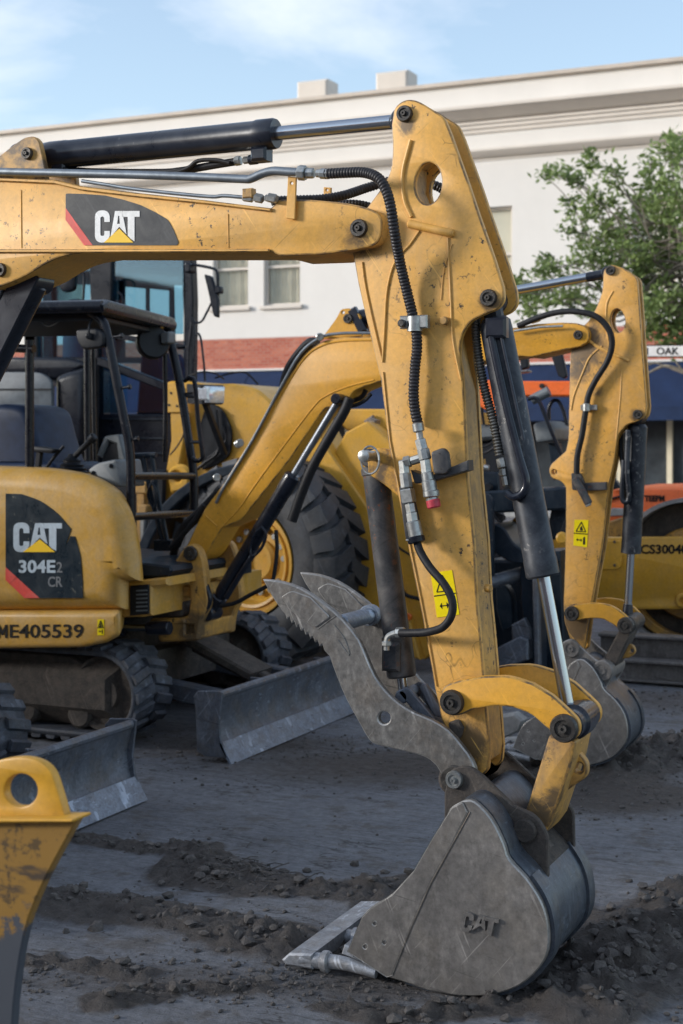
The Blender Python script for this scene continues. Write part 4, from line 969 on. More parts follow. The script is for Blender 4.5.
    s.plate([(607, 270), (606, 292), (600, 309), (590, 325), (575, 338), (573, 381), (571, 441), (568.5, 541), (566, 604), (570, 640), (583, 640), (590, 600), (601, 542), (606, 487), (612, 456), (616, 420), (625, 405), (630, 352), (632, 345), (612, 336), (608, 320), (613, 305), (628, 303), (631, 283), (620, 272)], NS + .03, FS - .03, 0, Tref=NS, mat='mudsteel')  # core between the two plates, darker than they are
    st = s.build('stick', root)
    rb = MB('yellow')
    for pts, r in (([(613, 291), (607, 303), (606, 320), (608, 340)], .9), ([(588, 340), (600, 348), (629, 361)], 1.6), ([(602, 346), (590, 357), (583, 372), (574, 395), (571, 410)], .9), ([(622, 366), (620, 400), (616, 440)], .7)): rb.ptube(pts, r, NS, n=5, seg=8)
    rb.build('cast_rib', st)
    for (x, y, r) in ((610.6, 270.5, 5), (637.7, 414.4, 4.8)):
        q = MB('pin'); pin_at(q, x, y, NS, r); q.build('pin', st)
    w = MB('warn'); warn_decal(w, ((574.5, 519.8), (588.5, 520), (587, 547.3), (573.3, 545.5)), NS - .001); w.build('warning_sticker', st)
    h = MB('rubber'); h.ptube([(518, 326, 6.84), (540, 317, 6.83), (560, 312, 6.82), (580, 312, 6.81), (597, 317, 6.81), (609, 330, 6.82), (612, 345, 6.83), (607, 362, 6.84), (597, 378, 6.845), (589, 394, 6.85), (585.5, 412, 6.85), (582, 435, 6.85), (577.5, 455, 6.85), (576.5, 473, 6.85)], 3.0, n=7, seg=12)
    h.build('stick_hose', root)
    q = MB('fitting'); q.cyl(P(522, 324.5, 6.84), P(548, 315, 6.83), .012, .003, 8); q.ptube([(514, 331), (540, 327), (563, 326)], 1.3, 6.82, spl=False); q.cyl(P(531, 321, 6.84), P(540, 318, 6.84), .016, .003, 8); q.build('hose_fitting', root)
    q = MB('fitting'); c0 = P(586.5, 407.5, 6.85); q.cyl(c0 - Vector((0, 0, .02)), c0 + Vector((0, 0, .02)), .02, .004, 14); q.box(c0.x - .03, c0.x + .05, 6.85, 6.87, c0.z - .013, c0.z + .013, .003); q.build('hose_clamp', root)
    q = MB('barrel_grey'); q.plate([(571, 473, 2), (580, 473, 2), (584, 483), (606, 482), (606, 490), (584, 491), (572, 490, 2)], 6.85, 6.88, .003); q.cyl(P(575, 478, 6.83), P(589, 504, 6.83), .02, .004, 10); q.cyl(P(582, 492, 6.83), P(589, 506, 6.83), .016, .003, 8, 'fitting'); q.build('valve_bracket', root)
    # bucket cylinder
    T = 6.955; a = P(638.5, 416, T); e = P(627, 624, T); f_ = lambda y: (P(638.5 - 11.5 * (y - 416) / 208, y, T) - a).length
    c = MB('barrel_worn'); c.lathe(a, e, [(f_(424), .035), (f_(427), .046), (f_(545), .0475), (f_(553), .049), (f_(554), .02)], 26); c.cyl(a - Vector((0, .055, 0)), a + Vector((0, .055, 0)), .036, .006, 18)
    c.ptube([(628, 430), (627, 470), (629, 497), (625, 502), (622, 495), (624, 460)], 2.6, 6.89, n=4); bc = c.build('bucket_cylinder', root)
    r = MB('chrome'); r.lathe(a, e, [(f_(552), .0185), (f_(606), .0185)], 22); r.lathe(a, e, [(f_(604), .022), (f_(620), .03)], 20, 'barrel'); r.build('rod', bc)
    q = MB('rubber'); q.ptube([(622, 428, 6.98), (621, 450, 6.95), (624, 475, 6.92), (625, 490, 6.9)], 2.4, n=4); q.build('hose', root)
    arc = [(566, 607, 3), (577.8, 604.5), (594, 602.5, 6), (611, 605, 6), (624, 614, 5), (631, 622, 4), (628, 634, 4), (620, 630, 3), (612, 623.5, 4), (602.4, 618.5, 4), (588, 618.2, 4), (579, 620.5), (570, 621, 4), (564, 614, 3)]
    for t0 in (6.81, 7.05):
        q = MB(Y); q.plate(arc, t0, t0 + .03, .004, Tref=6.81); q.build('link_arm', root)
    for (x, y, r) in ((572, 613.5, 7.6), (625.8, 625.5, 8.6)):
        q = MB('pin'); pin_at(q, x, y, 6.81, r); q.cyl(P(x, y, 6.81) + Vector((0, .03, 0)), P(x, y, 6.81) + Vector((0, .24, 0)), .04, .006, 18); q.build('pin', root)
    q = MB('yellow_stick'); q.plate([(619, 630, 3), (632, 632, 3), (615, 668, 4), (603, 660, 3)], 6.85, 7.0, .008, (), 'mudsteel'); q.plate([(627, 644, 3), (633, 645, 4), (636, 652, 4), (630, 658, 3), (620, 659)], 6.93, 6.96, .004, [(631.5, 651, 2.2)], 'yellow_dirty')
    q.build('bucket_link', root)
    # bucket: same make, smaller and narrower
    p0 = P(454.2, 779.4, 3.93); p1 = P(571.5, 648.5, 6.76); mt = Matrix.Rotation(R(-2), 3, 'Y')
    def xf(v):
        d = v - p0; d.x *= .92; d.z *= .90; d.y *= .66; d = mt @ d; return p1 + d
    bk = bucket(root, xf, emb=False, ears=False)
    for t0 in (6.80, 7.02):
        q = MB('bucket'); q.plate([(562, 642, 4), (572, 638, 5), (584, 650, 4), (597, 661, 4), (611, 664, 5), (612, 678, 5), (604, 690, 3), (590, 690), (565, 665)], t0, t0 + .02, .003, Tref=6.80); q.build('bucket_ear', bk)
    q = MB('bucket'); pin_at(q, 571.5, 648.5, 6.80, 9, 'bucket'); q.build('bucket_pin', root)
    q = MB('bucket'); pin_at(q, 602.4, 671, 6.79, 10.5, 'bucket', .01); q.cyl(P(602.4, 671, 6.79), P(602.4, 671, 6.79) + Vector((0, .26, 0)), .05, .008, 20); q.build('bucket_pin', root)
    return root
# =========================================================== ground
def seg_d(p, a, b):
    ab = b - a; t = max(0, min(1, (p - a).dot(ab) / ab.length_squared)); return (p - (a + ab * t)).length
def gp2(x, y): v = GP(x, y); return Vector((v.x, v.y))
RIDGES = [([(-40, 888), (40, 900), (110, 908), (180, 920), (240, 935), (300, 948), (350, 956)], .13, .026),
          ([(180, 872), (215, 878), (250, 886), (300, 888), (345, 892), (400, 884)], .12, .018),
          ([(200, 862), (240, 872)], .11, .03),
          ([(330, 1006), (400, 1016), (470, 1008), (540, 1000), (600, 975)], .05, .008),
          ([(585, 985), (612, 955), (640, 930), (700, 900), (760, 880)], .18, .04),
          ([(600, 1010), (660, 985), (740, 960)], .14, .035), ([(640, 955), (720, 930)], .18, .055),
          ([(600, 765), (650, 757), (700, 752), (760, 750)], .30, .09),
          ([(100, 1000), (180, 990), (260, 985)], .05, .006), ([(20, 960), (90, 966), (140, 975)], .05, .012),
          ([(60, 835), (120, 843), (200, 850)], .05, .010), ([(480, 885), (560, 905)], .1, .02), ([(380, 905), (470, 900)], .1, .02)]
RG = [([gp2(*p) for p in pts], w, h) for pts, w, h in RIDGES]
ZONES = [((430, 765), (300, 30), .55), ((620, 795), (120, 26), .7), ((250, 745), (160, 16), .5), ((640, 700), (120, 16), .35), ((180, 980), (230, 22), .35), ((370, 985), (200, 26), .45)]
def soil(x, y):
    """height and roughness of the churned lot"""
    p = Vector((x, y)); m = 0.0; h = 0.0
    wob = noise.noise(Vector((x * 3, y * 3, 0))) * .07 + noise.noise(Vector((x * 9, y * 9, 4))) * .035
    for pts, w, hh in RG:
        d = min(seg_d(p, pts[i], pts[i + 1]) for i in range(len(pts) - 1)) + wob
        q = max(0, 1 - d / (w * 1.6)); q = q * q * (3 - 2 * q); h += hh * q; m = max(m, min(1, q * 1.7))
    return h, m
def zone(px, py):
    z = 0
    for (cx, cy), (rx, ry), a in ZONES:
        d = ((px - cx) / rx) ** 2 + ((py - cy) / ry) ** 2; z = max(z, a * max(0, 1 - d))
    return z
ZW = []
for (cx, cy), (rx, ry), a in ZONES:           # the same zones as ellipses on the ground
    c = gp2(cx, cy); u = gp2(cx + rx, cy) - c; v = gp2(cx, cy + ry) - c; ZW.append((c, u, v, a))
def zone_w(p):
    z = 0
    for c, u, v, a in ZW:
        q = p - c; det = u.x * v.y - u.y * v.x; s = (q.x * v.y - q.y * v.x) / det; t = (u.x * q.y - u.y * q.x) / det
        z = max(z, a * max(0, 1 - s * s - t * t))
    return z
def ground_h(x, y):
    if not (-9 < x < 3 and 1.5 < y < 13): return 0.0, .25
    p = Vector((x, y)); h, m = soil(x, y); z = zone_w(p) + .25 * max(0, noise.noise(Vector((x * .9, y * 1.4, 9))))
    v = Vector((x, y, 0))
    c1 = noise.noise(v * 14); c2 = noise.noise(v * 33); c3 = noise.noise(v * 5)
    clod = abs(c1) * .042 - .012 + .026 * abs(noise.noise(v * 8 + Vector((3, 1, 2)))) + abs(c2) * .026 + .012 * noise.noise(v * 70)
    base = .010 * noise.noise(v * 1.6) + .004 * c3 + .0035 * noise.noise(Vector((x * 3, y * 18, 1)))
    hh = base + h * (.75 + .6 * c1) + clod * m + z * (abs(c2) * .016 + abs(c1) * .006)
    e = min(1, (x + 9) / 2, (3 - x) / 1.5, (y - 1.5) / 1, (13 - y) / 2)
    return (hh - .006) * max(0, e), min(1, m + z)
def axis(lo, hi, a, b, step, g=1.16):
    out = [a + step * i for i in range(int((b - a) / step) + 1)]
    s = step; q = out[-1]
    while q < hi: s *= g; q += s; out.append(q)
    s = step; q = out[0]
    while q > lo: s *= g; q -= s; out.insert(0, q)
    return out
xs = axis(-400, 400, -4.4, -.3, .016); ys = axis(-60, 900, 3.1, 7.6, .018)
vs = []; rough = []
for y in ys:
    for x in xs:
        h, m = ground_h(x, y); vs.append((x, y, h)); rough.append(m)
nx = len(xs)
fs = [(j * nx + i, j * nx + i + 1, (j + 1) * nx + i + 1, (j + 1) * nx + i) for j in range(len(ys) - 1) for i in range(nx - 1)]
me = bpy.data.meshes.new('ground'); me.from_pydata(vs, [], fs)
at_ = me.attributes.new('soil', 'FLOAT', 'POINT'); at_.data.foreach_set('value', rough)
me.polygons.foreach_set('use_smooth', [True] * len(fs)); me.update()
m, nt, b = new_mat('packed_mud'); v = coords(nt)
at = N(nt, 'ShaderNodeAttribute'); at.attribute_name = 'soil'
sk = coords(nt, (1.2, 9, 1)); f1 = nz(nt, v, 1.1, 8, .6); f2 = nz(nt, sk, 2.0, 8, .65, .5); f3 = nz(nt, v, 16, 9, .75)
base = mixc(nt, ramp(nt, f1, .35, .68), (.175, .184, .208), (.265, .275, .300))
base = mixc(nt, mth(nt, 'MULTIPLY', ramp(nt, f2, .48, .66), .5), base, (.145, .143, .150))
crust = mth(nt, 'MULTIPLY', ramp(nt, nz(nt, v, 5, 9, .75), .52, .60), .8)
base = mixc(nt, crust, base, (.145, .134, .128))
base = mixc(nt, ramp(nt, mth(nt, 'ADD', at.outputs[2], mth(nt, 'MULTIPLY', f3, .5)), .35, .75), base, (.092, .079, .071))
base = mottle(nt, base, v, 26, .66, 1.32, 9, .8); base = mottle(nt, base, coords(nt, (6, 60, 1), (0, 0, R(8))), 1.0, .78, 1.18, 7, .7)
ck = N(nt, 'ShaderNodeTexVoronoi', feature='DISTANCE_TO_EDGE'); ck.inputs['Scale'].default_value = 2.6
wv = N(nt, 'ShaderNodeVectorMath', operation='ADD'); ws = N(nt, 'ShaderNodeVectorMath', operation='SCALE'); ws.inputs['Scale'].default_value = .5; wn = N(nt, 'ShaderNodeTexNoise'); wn.inputs['Scale'].default_value = 3.5; wn.inputs['Detail'].default_value = 6
nt.links.new(coords(nt, (1, 3.2, 1)), wn.inputs['Vector']); nt.links.new(wn.outputs[1], ws.inputs[0]); nt.links.new(coords(nt, (.5, 2.6, 1), (0, 0, R(5))), wv.inputs[0]); nt.links.new(ws.outputs[0], wv.inputs[1]); nt.links.new(wv.outputs[0], ck.inputs['Vector'])
ckm = mth(nt, 'MULTIPLY', ramp(nt, ck.outputs[0], .004, .022, (1, 1, 1, 1), (0, 0, 0, 1)), ramp(nt, nz(nt, v, 2.4, 4, .6), .48, .58))
base = mixc(nt, mth(nt, 'MULTIPLY', ckm, .75), base, (.035, .032, .031))
spk = ramp(nt, nz(nt, v, 90, 3, .5), .70, .73); base = mixc(nt, mth(nt, 'MULTIPLY', spk, .35), base, (.30, .30, .29))
nt.links.new(base, b.inputs['Base Color']); rg = mth(nt, 'ADD', mth(nt, 'MULTIPLY', f3, .5), .42); nt.links.new(rg, b.inputs['Roughness'])
hgt = mth(nt, 'ADD', mth(nt, 'ADD', mth(nt, 'MULTIPLY', f3, .9), mth(nt, 'MULTIPLY', f2, .8)), mth(nt, 'MULTIPLY', nz(nt, v, 42, 8, .75), 1.1))
bump(nt, b, mth(nt, 'ADD', hgt, mth(nt, 'MULTIPLY', nz(nt, coords(nt, (3, 30, 1), (0, 0, R(7))), 1.5, 6, .7), .6)), 1.0, .024)
me.materials.append(m); o = bpy.data.objects.new('ground', me); COL.objects.link(o); tag(o, kind='structure')

# loose clods: nobody could count them
m, nt, b = new_mat('soil_clods'); v = coords(nt); f = nz(nt, v, 20, 6, .7)
nt.links.new(mottle(nt, mixc(nt, ramp(nt, f, .3, .7), (.048, .043, .041), (.135, .122, .112)), v, 120, .7, 1.3), b.inputs['Base Color']); b.inputs['Roughness'].default_value = .9; bump(nt, b, nz(nt, v, 90, 5, .7), .7, .01)
M['clod'] = m
phi = (1 + 5 ** .5) / 2
ICO = [Vector(q).normalized() for q in ((-1, phi, 0), (1, phi, 0), (-1, -phi, 0), (1, -phi, 0), (0, -1, phi), (0, 1, phi), (0, -1, -phi), (0, 1, -phi), (phi, 0, -1), (phi, 0, 1), (-phi, 0, -1), (-phi, 0, 1))]
ICF = [(0, 11, 5), (0, 5, 1), (0, 1, 7), (0, 7, 10), (0, 10, 11), (1, 5, 9), (5, 11, 4), (11, 10, 2), (10, 7, 6), (7, 1, 8), (3, 9, 4), (3, 4, 2), (3, 2, 6), (3, 6, 8), (3, 8, 9), (4, 9, 5), (2, 4, 11), (6, 2, 10), (8, 6, 7), (9, 8, 1)]
cl = MB('clod'); rnd = random.Random(3)
def clod(x, y, s):
    h, _ = ground_h(x, y); c = Vector((x, y, h + s * .25)); mt = Matrix.Rotation(rnd.uniform(0, 6), 3, 'Z') @ Matrix.Rotation(rnd.uniform(0, 6), 3, 'X')
    sc = Vector((rnd.uniform(.7, 1.3), rnd.uniform(.7, 1.2), rnd.uniform(.5, .9)))
    cl.add([c + Vector([a * q * s for a, q in zip(mt @ (v_ * rnd.uniform(.7, 1.15)), sc)]) for v_ in ICO], ICF)
for pts, w, h in RG:
    ln = sum((pts[i + 1] - pts[i]).length for i in range(len(pts) - 1)); n = int(ln * w * 3000)
    for _ in range(min(n, 1500)):
        i = rnd.randrange(len(pts) - 1); p = pts[i].lerp(pts[i + 1], rnd.random()) + Vector((rnd.gauss(0, w * .75), rnd.gauss(0, w * .75)))
        clod(p.x, p.y, .0022 + .024 * rnd.random() ** 6)
for c, u, v_, a in ZW:
    for _ in range(420):
        s, t = rnd.uniform(-1, 1), rnd.uniform(-1, 1)
        if s * s + t * t > 1: continue
        p = c + u * s + v_ * t
        if p.y < 9.5: clod(p.x, p.y, .003 + .011 * rnd.random() ** 3)
for _ in range(420):
    px, py = rnd.uniform(-20, 700), rnd.uniform(720, 1040); p = gp2(px, py); clod(p.x, p.y, .003 + .009 * rnd.random() ** 4)
o = cl.build('soil_clods'); tag(o, kind='stuff')
tw = MB('clod')                                   # torn roots and straw in the small heap
for _ in range(70):
    p = gp2(rnd.gauss(232, 26), rnd.gauss(874, 9)); h, _r = ground_h(p.x, p.y); a = rnd.uniform(0, 6.28); l = rnd.uniform(.03, .10)
    q = Vector((p.x, p.y, h + .005)); r_ = q + Vector((math.cos(a) * l, math.sin(a) * l, rnd.uniform(-.004, .012)))
    tw.tube([q, (q + r_) / 2 + Vector((0, 0, rnd.uniform(.0, .008))), r_], .0022, 4, n=2)
o = tw.build('root_litter'); tag(o, kind='stuff')

# =========================================================== building across the street
ROOT_B = Vector((-16, 31.9, 0))
M['stucco'] = plain('painted_stucco', (.63, .605, .572), .8, 0, .05, .6, .15)
M['stucco_trim'] = plain('painted_trim', (.56, .51, .455), .7, 0, .06, 1.2, .1)
M['cap'] = plain('parapet_cap', (.46, .40, .34), .6, 0, .12, 2, .1)
M['cream'] = plain('cream_frame', (.66, .58, .42), .6, 0, .08, 3, .05)
M['blind'] = plain('cream_blind', (.66, .62, .53), .8, 0, .05, 2, .05)
M['curtain'] = plain('pale_curtain', (.60, .57, .50), .8, 0, .15, 3, .05)
M['glass_shop'] = plain('shop_glass', (.045, .052, .058), .12, 0, .5, 1.5, .02)
M['awning'] = plain('navy_awning', (.009, .022, .062), .75, 0, .2, 2.5, .1)
m, nt, b = new_mat('red_brick')
bt = N(nt, 'ShaderNodeTexBrick'); tcn = N(nt, 'ShaderNodeTexCoord'); sep = N(nt, 'ShaderNodeSeparateXYZ'); cmb = N(nt, 'ShaderNodeCombineXYZ')
nt.links.new(tcn.outputs['Object'], sep.inputs[0]); nt.links.new(sep.outputs[0], cmb.inputs[0]); nt.links.new(sep.outputs[2], cmb.inputs[1]); nt.links.new(cmb.outputs[0], bt.inputs['Vector'])
bt.inputs['Scale'].default_value = 1.0; bt.inputs['Brick Width'].default_value = .21; bt.inputs['Row Height'].default_value = .073; bt.inputs['Mortar Size'].default_value = .008
bt.inputs['Color1'].default_value = (.34, .070, .038, 1); bt.inputs['Color2'].default_value = (.46, .13, .07, 1); bt.inputs['Mortar'].default_value = (.30, .20, .16, 1); bt.inputs['Bias'].default_value = -.1
pale = ramp(nt, nz(nt, tcn.outputs['Object'], 2.2, 8, .75), .55, .68)
nt.links.new(mixc(nt, mth(nt, 'MULTIPLY', pale, .3), bt.outputs[0], (.55, .33, .25)), b.inputs['Base Color']); b.inputs['Roughness'].default_value = .85; bump(nt, b, bt.outputs[1], -.5, .02)
M['brick'] = m
def building():
    root = empty('street_building', ROOT_B); tag(root, 'long two-storey white stucco building with stepped cornice, red brick band and navy awning', 'building')
    T = 31.9; X0, X1 = -46, 12
    wins = [(-36.0, 'curtain'), (-34.6, 'curtain'), (-30.7, 'curtain'), (-29.3, 'curtain'), (-24.4, 'curtain'), (-23.0, 'curtain'), (-18.08, 'curtain'), (-16.64, 'curtain'), (-12.64, 'blind'), (-11.22, 'blind'), (-7.47, 'blind'), (-6.05, 'blind'), (-2.0, 'blind'), (-.6, 'blind'), (3.5, 'blind'), (4.9, 'blind')]
    w = MB('stucco'); rc = lambda a, b_, c, d: [Vector((a, c)), Vector((b_, c)), Vector((b_, d)), Vector((a, d))]
    w.prism2(rc(X0, X1, 4.13, 9.85), T, T + .35, 0, [rc(x, x + 1.0, 4.92, 6.98) for x, _ in wins])
    w.box(X0, X1, T + .36, T + 12, 3.4, 9.6, 0); w.build('upper_wall', root)
    bw = MB('brick'); bw.box(X0, X1, T + .0, T + .36, 3.36, 4.127, 0)
    x = X0
    while x < X1: bw.box(x, x + .42, T + .02, T + .4, 0, 3.30, 0); x += 4.65
    bw.build('brick_wall', root)
    c = MB('stucco_trim'); V = Vector
    def mold(pts, mat=None):                      # profile (out from the wall, height), swept along X
        i0 = len(c.v); c.prism2([V((p[0], p[1])) for p in pts], 0, 1, 0, (), mat)
        for i in range(i0, len(c.v)): q = c.v[i]; c.v[i] = V((X0 - .1 + q.y * (X1 - X0 + .2), T - q.x, q.z))
    mold([(0.003, 8.98), (.10, 8.98), (.18, 9.02), (.34, 9.16), (.44, 9.20), (.44, 9.27), (.003, 9.30)])
    for z0, z1, o_ in ((8.90, 8.96, .10), (8.80, 8.88, .07), (8.70, 8.78, .045)): mold([(.003, z0), (o_, z0), (o_, z1), (.003, z1)])
    mold([(.003, 8.12), (.06, 8.12), (.14, 8.17), (.22, 8.25), (.22, 8.30), (.003, 8.31)]); mold([(.003, 8.06), (.03, 8.06), (.03, 8.09), (.003, 8.09)])
    mold([(.003, 3.32), (.05, 3.32), (.05, 3.37), (.003, 3.37)], 'stucco')
    c.build('cornice', root)
    cp = MB('cap'); cp.box(X0 - .1, X1 + .1, T - .12, T + .5, 9.853, 9.95, .01); cp.build('parapet_cap', root)
    for x, kind in wins:
        f = MB('stucco_trim'); f.prism2(rc(x + .003, x + .997, 4.923, 6.977), T + .12, T + .20, .004, [rc(x + .06, x + .94, 4.98, 5.86), rc(x + .06, x + .94, 5.92, 6.92)])
        fo = f.build('window', root)
        p = MB('glass_clear'); p.box(x + .05, x + .95, T + .175, T + .185, 4.95, 6.95, 0); p.build('pane', fo)
        q = MB(kind)
        if kind == 'blind': q.box(x + .02, x + .98, T + .22, T + .235, 4.95, 6.97, 0)
        else:
            o_ = [V((x + .02 + .96 * i / 60, T + .25 + .025 * math.sin(i * 1.1) + .012 * math.sin(i * 2.7))) for i in range(61)]
            vsx = []; fsx = []
            for i, a in enumerate(o_):
                vsx += [V((a.x, a.y, 4.95)), V((a.x, a.y, 6.97))]
                if i: fsx.append((2 * i - 2, 2 * i, 2 * i + 1, 2 * i - 1))
            q.add(vsx, fsx)
        q.build('blind', fo)
        s = MB('stucco_trim'); s.box(x - .08, x + 1.08, T - .09, T + .11, 4.83, 4.918, .008); s.build('sill', fo)
    for k, px in enumerate((317, 396)):          # roof blocks
        q = P(px, 100, T + .9); ch = MB('stucco_trim'); ch.box(q.x - .42, q.x + .42, T + .6, T + 1.3, 9.3, 10.55, .05); ch.build('chimney', root)
    aw = MB('awning')
    segs = 12; L_ = (X1 - X0) / segs
    for i in range(segs):
        i0 = len(aw.v); aw.prism2([V((.02, 3.30)), V((.02, 3.24)), V((.98, 2.28)), V((.98, 2.02)), V((1.0, 2.02)), V((1.0, 2.31))], 0, 1, 0)
        for j in range(i0, len(aw.v)): q = aw.v[j]; aw.v[j] = V((X0 + L_ * i + .01 + q.y * (L_ - .02), T - q.x, q.z))
    aw.build('awning', root)
    g = MB('glass_shop'); g.box(X0, X1, T + .20, T + .22, .45, 3.3, 0); g.build('shop_window', root)
    k = MB('cream'); x = X0 + .45
    while x < X1: k.box(x, x + .12, T + .08, T + .19, .45, 3.28, .004); x += 1.11
    k.box(X0, X1, T + .05, T + .3, .0, .45, 0); k.build('mullion', root)
    return root
building()
sw = MB('concrete'); sw.box(-60, 30, 28.6, 31.85, 0, .14, .02); o = sw.build('pavement'); tag(o, kind='structure')

# =========================================================== unseen brick block added behind the camera to shade the lower scene
BACK_H = 6.5
def shade_block():
    root = empty('unseen_shade_block', (-8, -24, 0)); tag(root, 'unseen brick block added behind the viewer to shade the lower scene', 'unseen shade block')
    w = MB('brick'); w.box(-34, 14, -34, -22, 0, BACK_H, 0); w.box(-34, -24, -21.99, 10, 0, BACK_H, 0); w.build('wall', root)
    for i in range(8):
        q = MB('glass_shop'); q.box(-28 + i * 5.2, -25.6 + i * 5.2, -22, -21.96, 1.0, 3.2, .01); q.build('window', root)

# =========================================================== tyre helper
def wheel(root, c, Rr, wd, yaw, name='wheel', rim='yellow_far', lugs=24):
    """axis points at the viewer side; returns tyre part with rim and bolts"""
    ax = Vector((-math.sin(R(yaw)), -math.cos(R(yaw)), 0)); c = Vector(c); s = Rr / .75
    t = MB('rubber_tyre'); o0 = c - ax * (wd / 2); W = wd
    rr = .375 * s
    t.lathe(o0, o0 + ax, [(.09, rr), (.03, rr + .03), (.0, rr + .14 * s), (.02, .60 * s), (.06, .675 * s), (.10, .70 * s), (W / 2, .71 * s), (W - .10, .70 * s), (W - .06, .675 * s), (W - .02, .60 * s), (W, rr + .14 * s), (W - .03, rr + .03), (W - .09, rr)], 64, None, False)
    u = Vector((0, 0, 1)); w = ax.cross(u)
    for side in (0, 1):
        for k in range(lugs):
            a0 = 2 * PI * (k + .5 * side) / lugs; vs = []
            for (d, da, r0, r1) in ((.012, -.02, .585, .635), (.05, -.015, .66, .735), (.14, .03, .70, .745), (W / 2 + .02, .14, .70, .745)):
                for hw in (-1, 1):
                    for r in (r0, r1):
                        wdt = (.108 if d < .1 else .098 if d < .2 else .07) * (.88 if r == r1 else 1)
                        a = a0 + da + hw * wdt; dd_ = d if side else W - d
                        vs.append(o0 + ax * dd_ + (u * math.cos(a) + w * math.sin(a)) * r * s)
            f = []
            for i in range(3): b_ = i * 4; f += [(b_, b_ + 1, b_ + 5, b_ + 4), (b_ + 2, b_ + 6, b_ + 7, b_ + 3), (b_ + 1, b_ + 3, b_ + 7, b_ + 5), (b_, b_ + 4, b_ + 6, b_ + 2)]
            f += [(0, 2, 3, 1), (12, 13, 15, 14)]; t.add(vs, f)
    to = t.build(name, root)
    r = MB(rim); fr = W - .03
    r.lathe(o0, o0 + ax, [(.1, .10), (.1, rr), (fr - .05, rr), (fr, rr + .01), (fr, rr - .012), (fr - .03, rr - .02), (fr - .03, rr - .045), (fr - .015, rr - .05), (fr - .02, rr - .07), (fr - .12, rr - .085), (fr - .15, .26 * s), (fr - .14, .16 * s), (fr - .12, .155 * s), (fr - .10, .13 * s), (fr - .10, .10 * s), (fr - .14, .09 * s)], 48)
    ro = r.build('rim', to)
    for k in range(16):
        if k in (3, 11): continue
        a = 2 * PI * k / 16 + .1; q = o0 + ax * (fr - .145) + (u * math.cos(a) + w * math.sin(a)) * .225 * s; bn = MB('fitting'); bn.cyl(q, q + ax * .03, .024 * s, .004, 8); bn.build('wheel_nut', to)
    return to

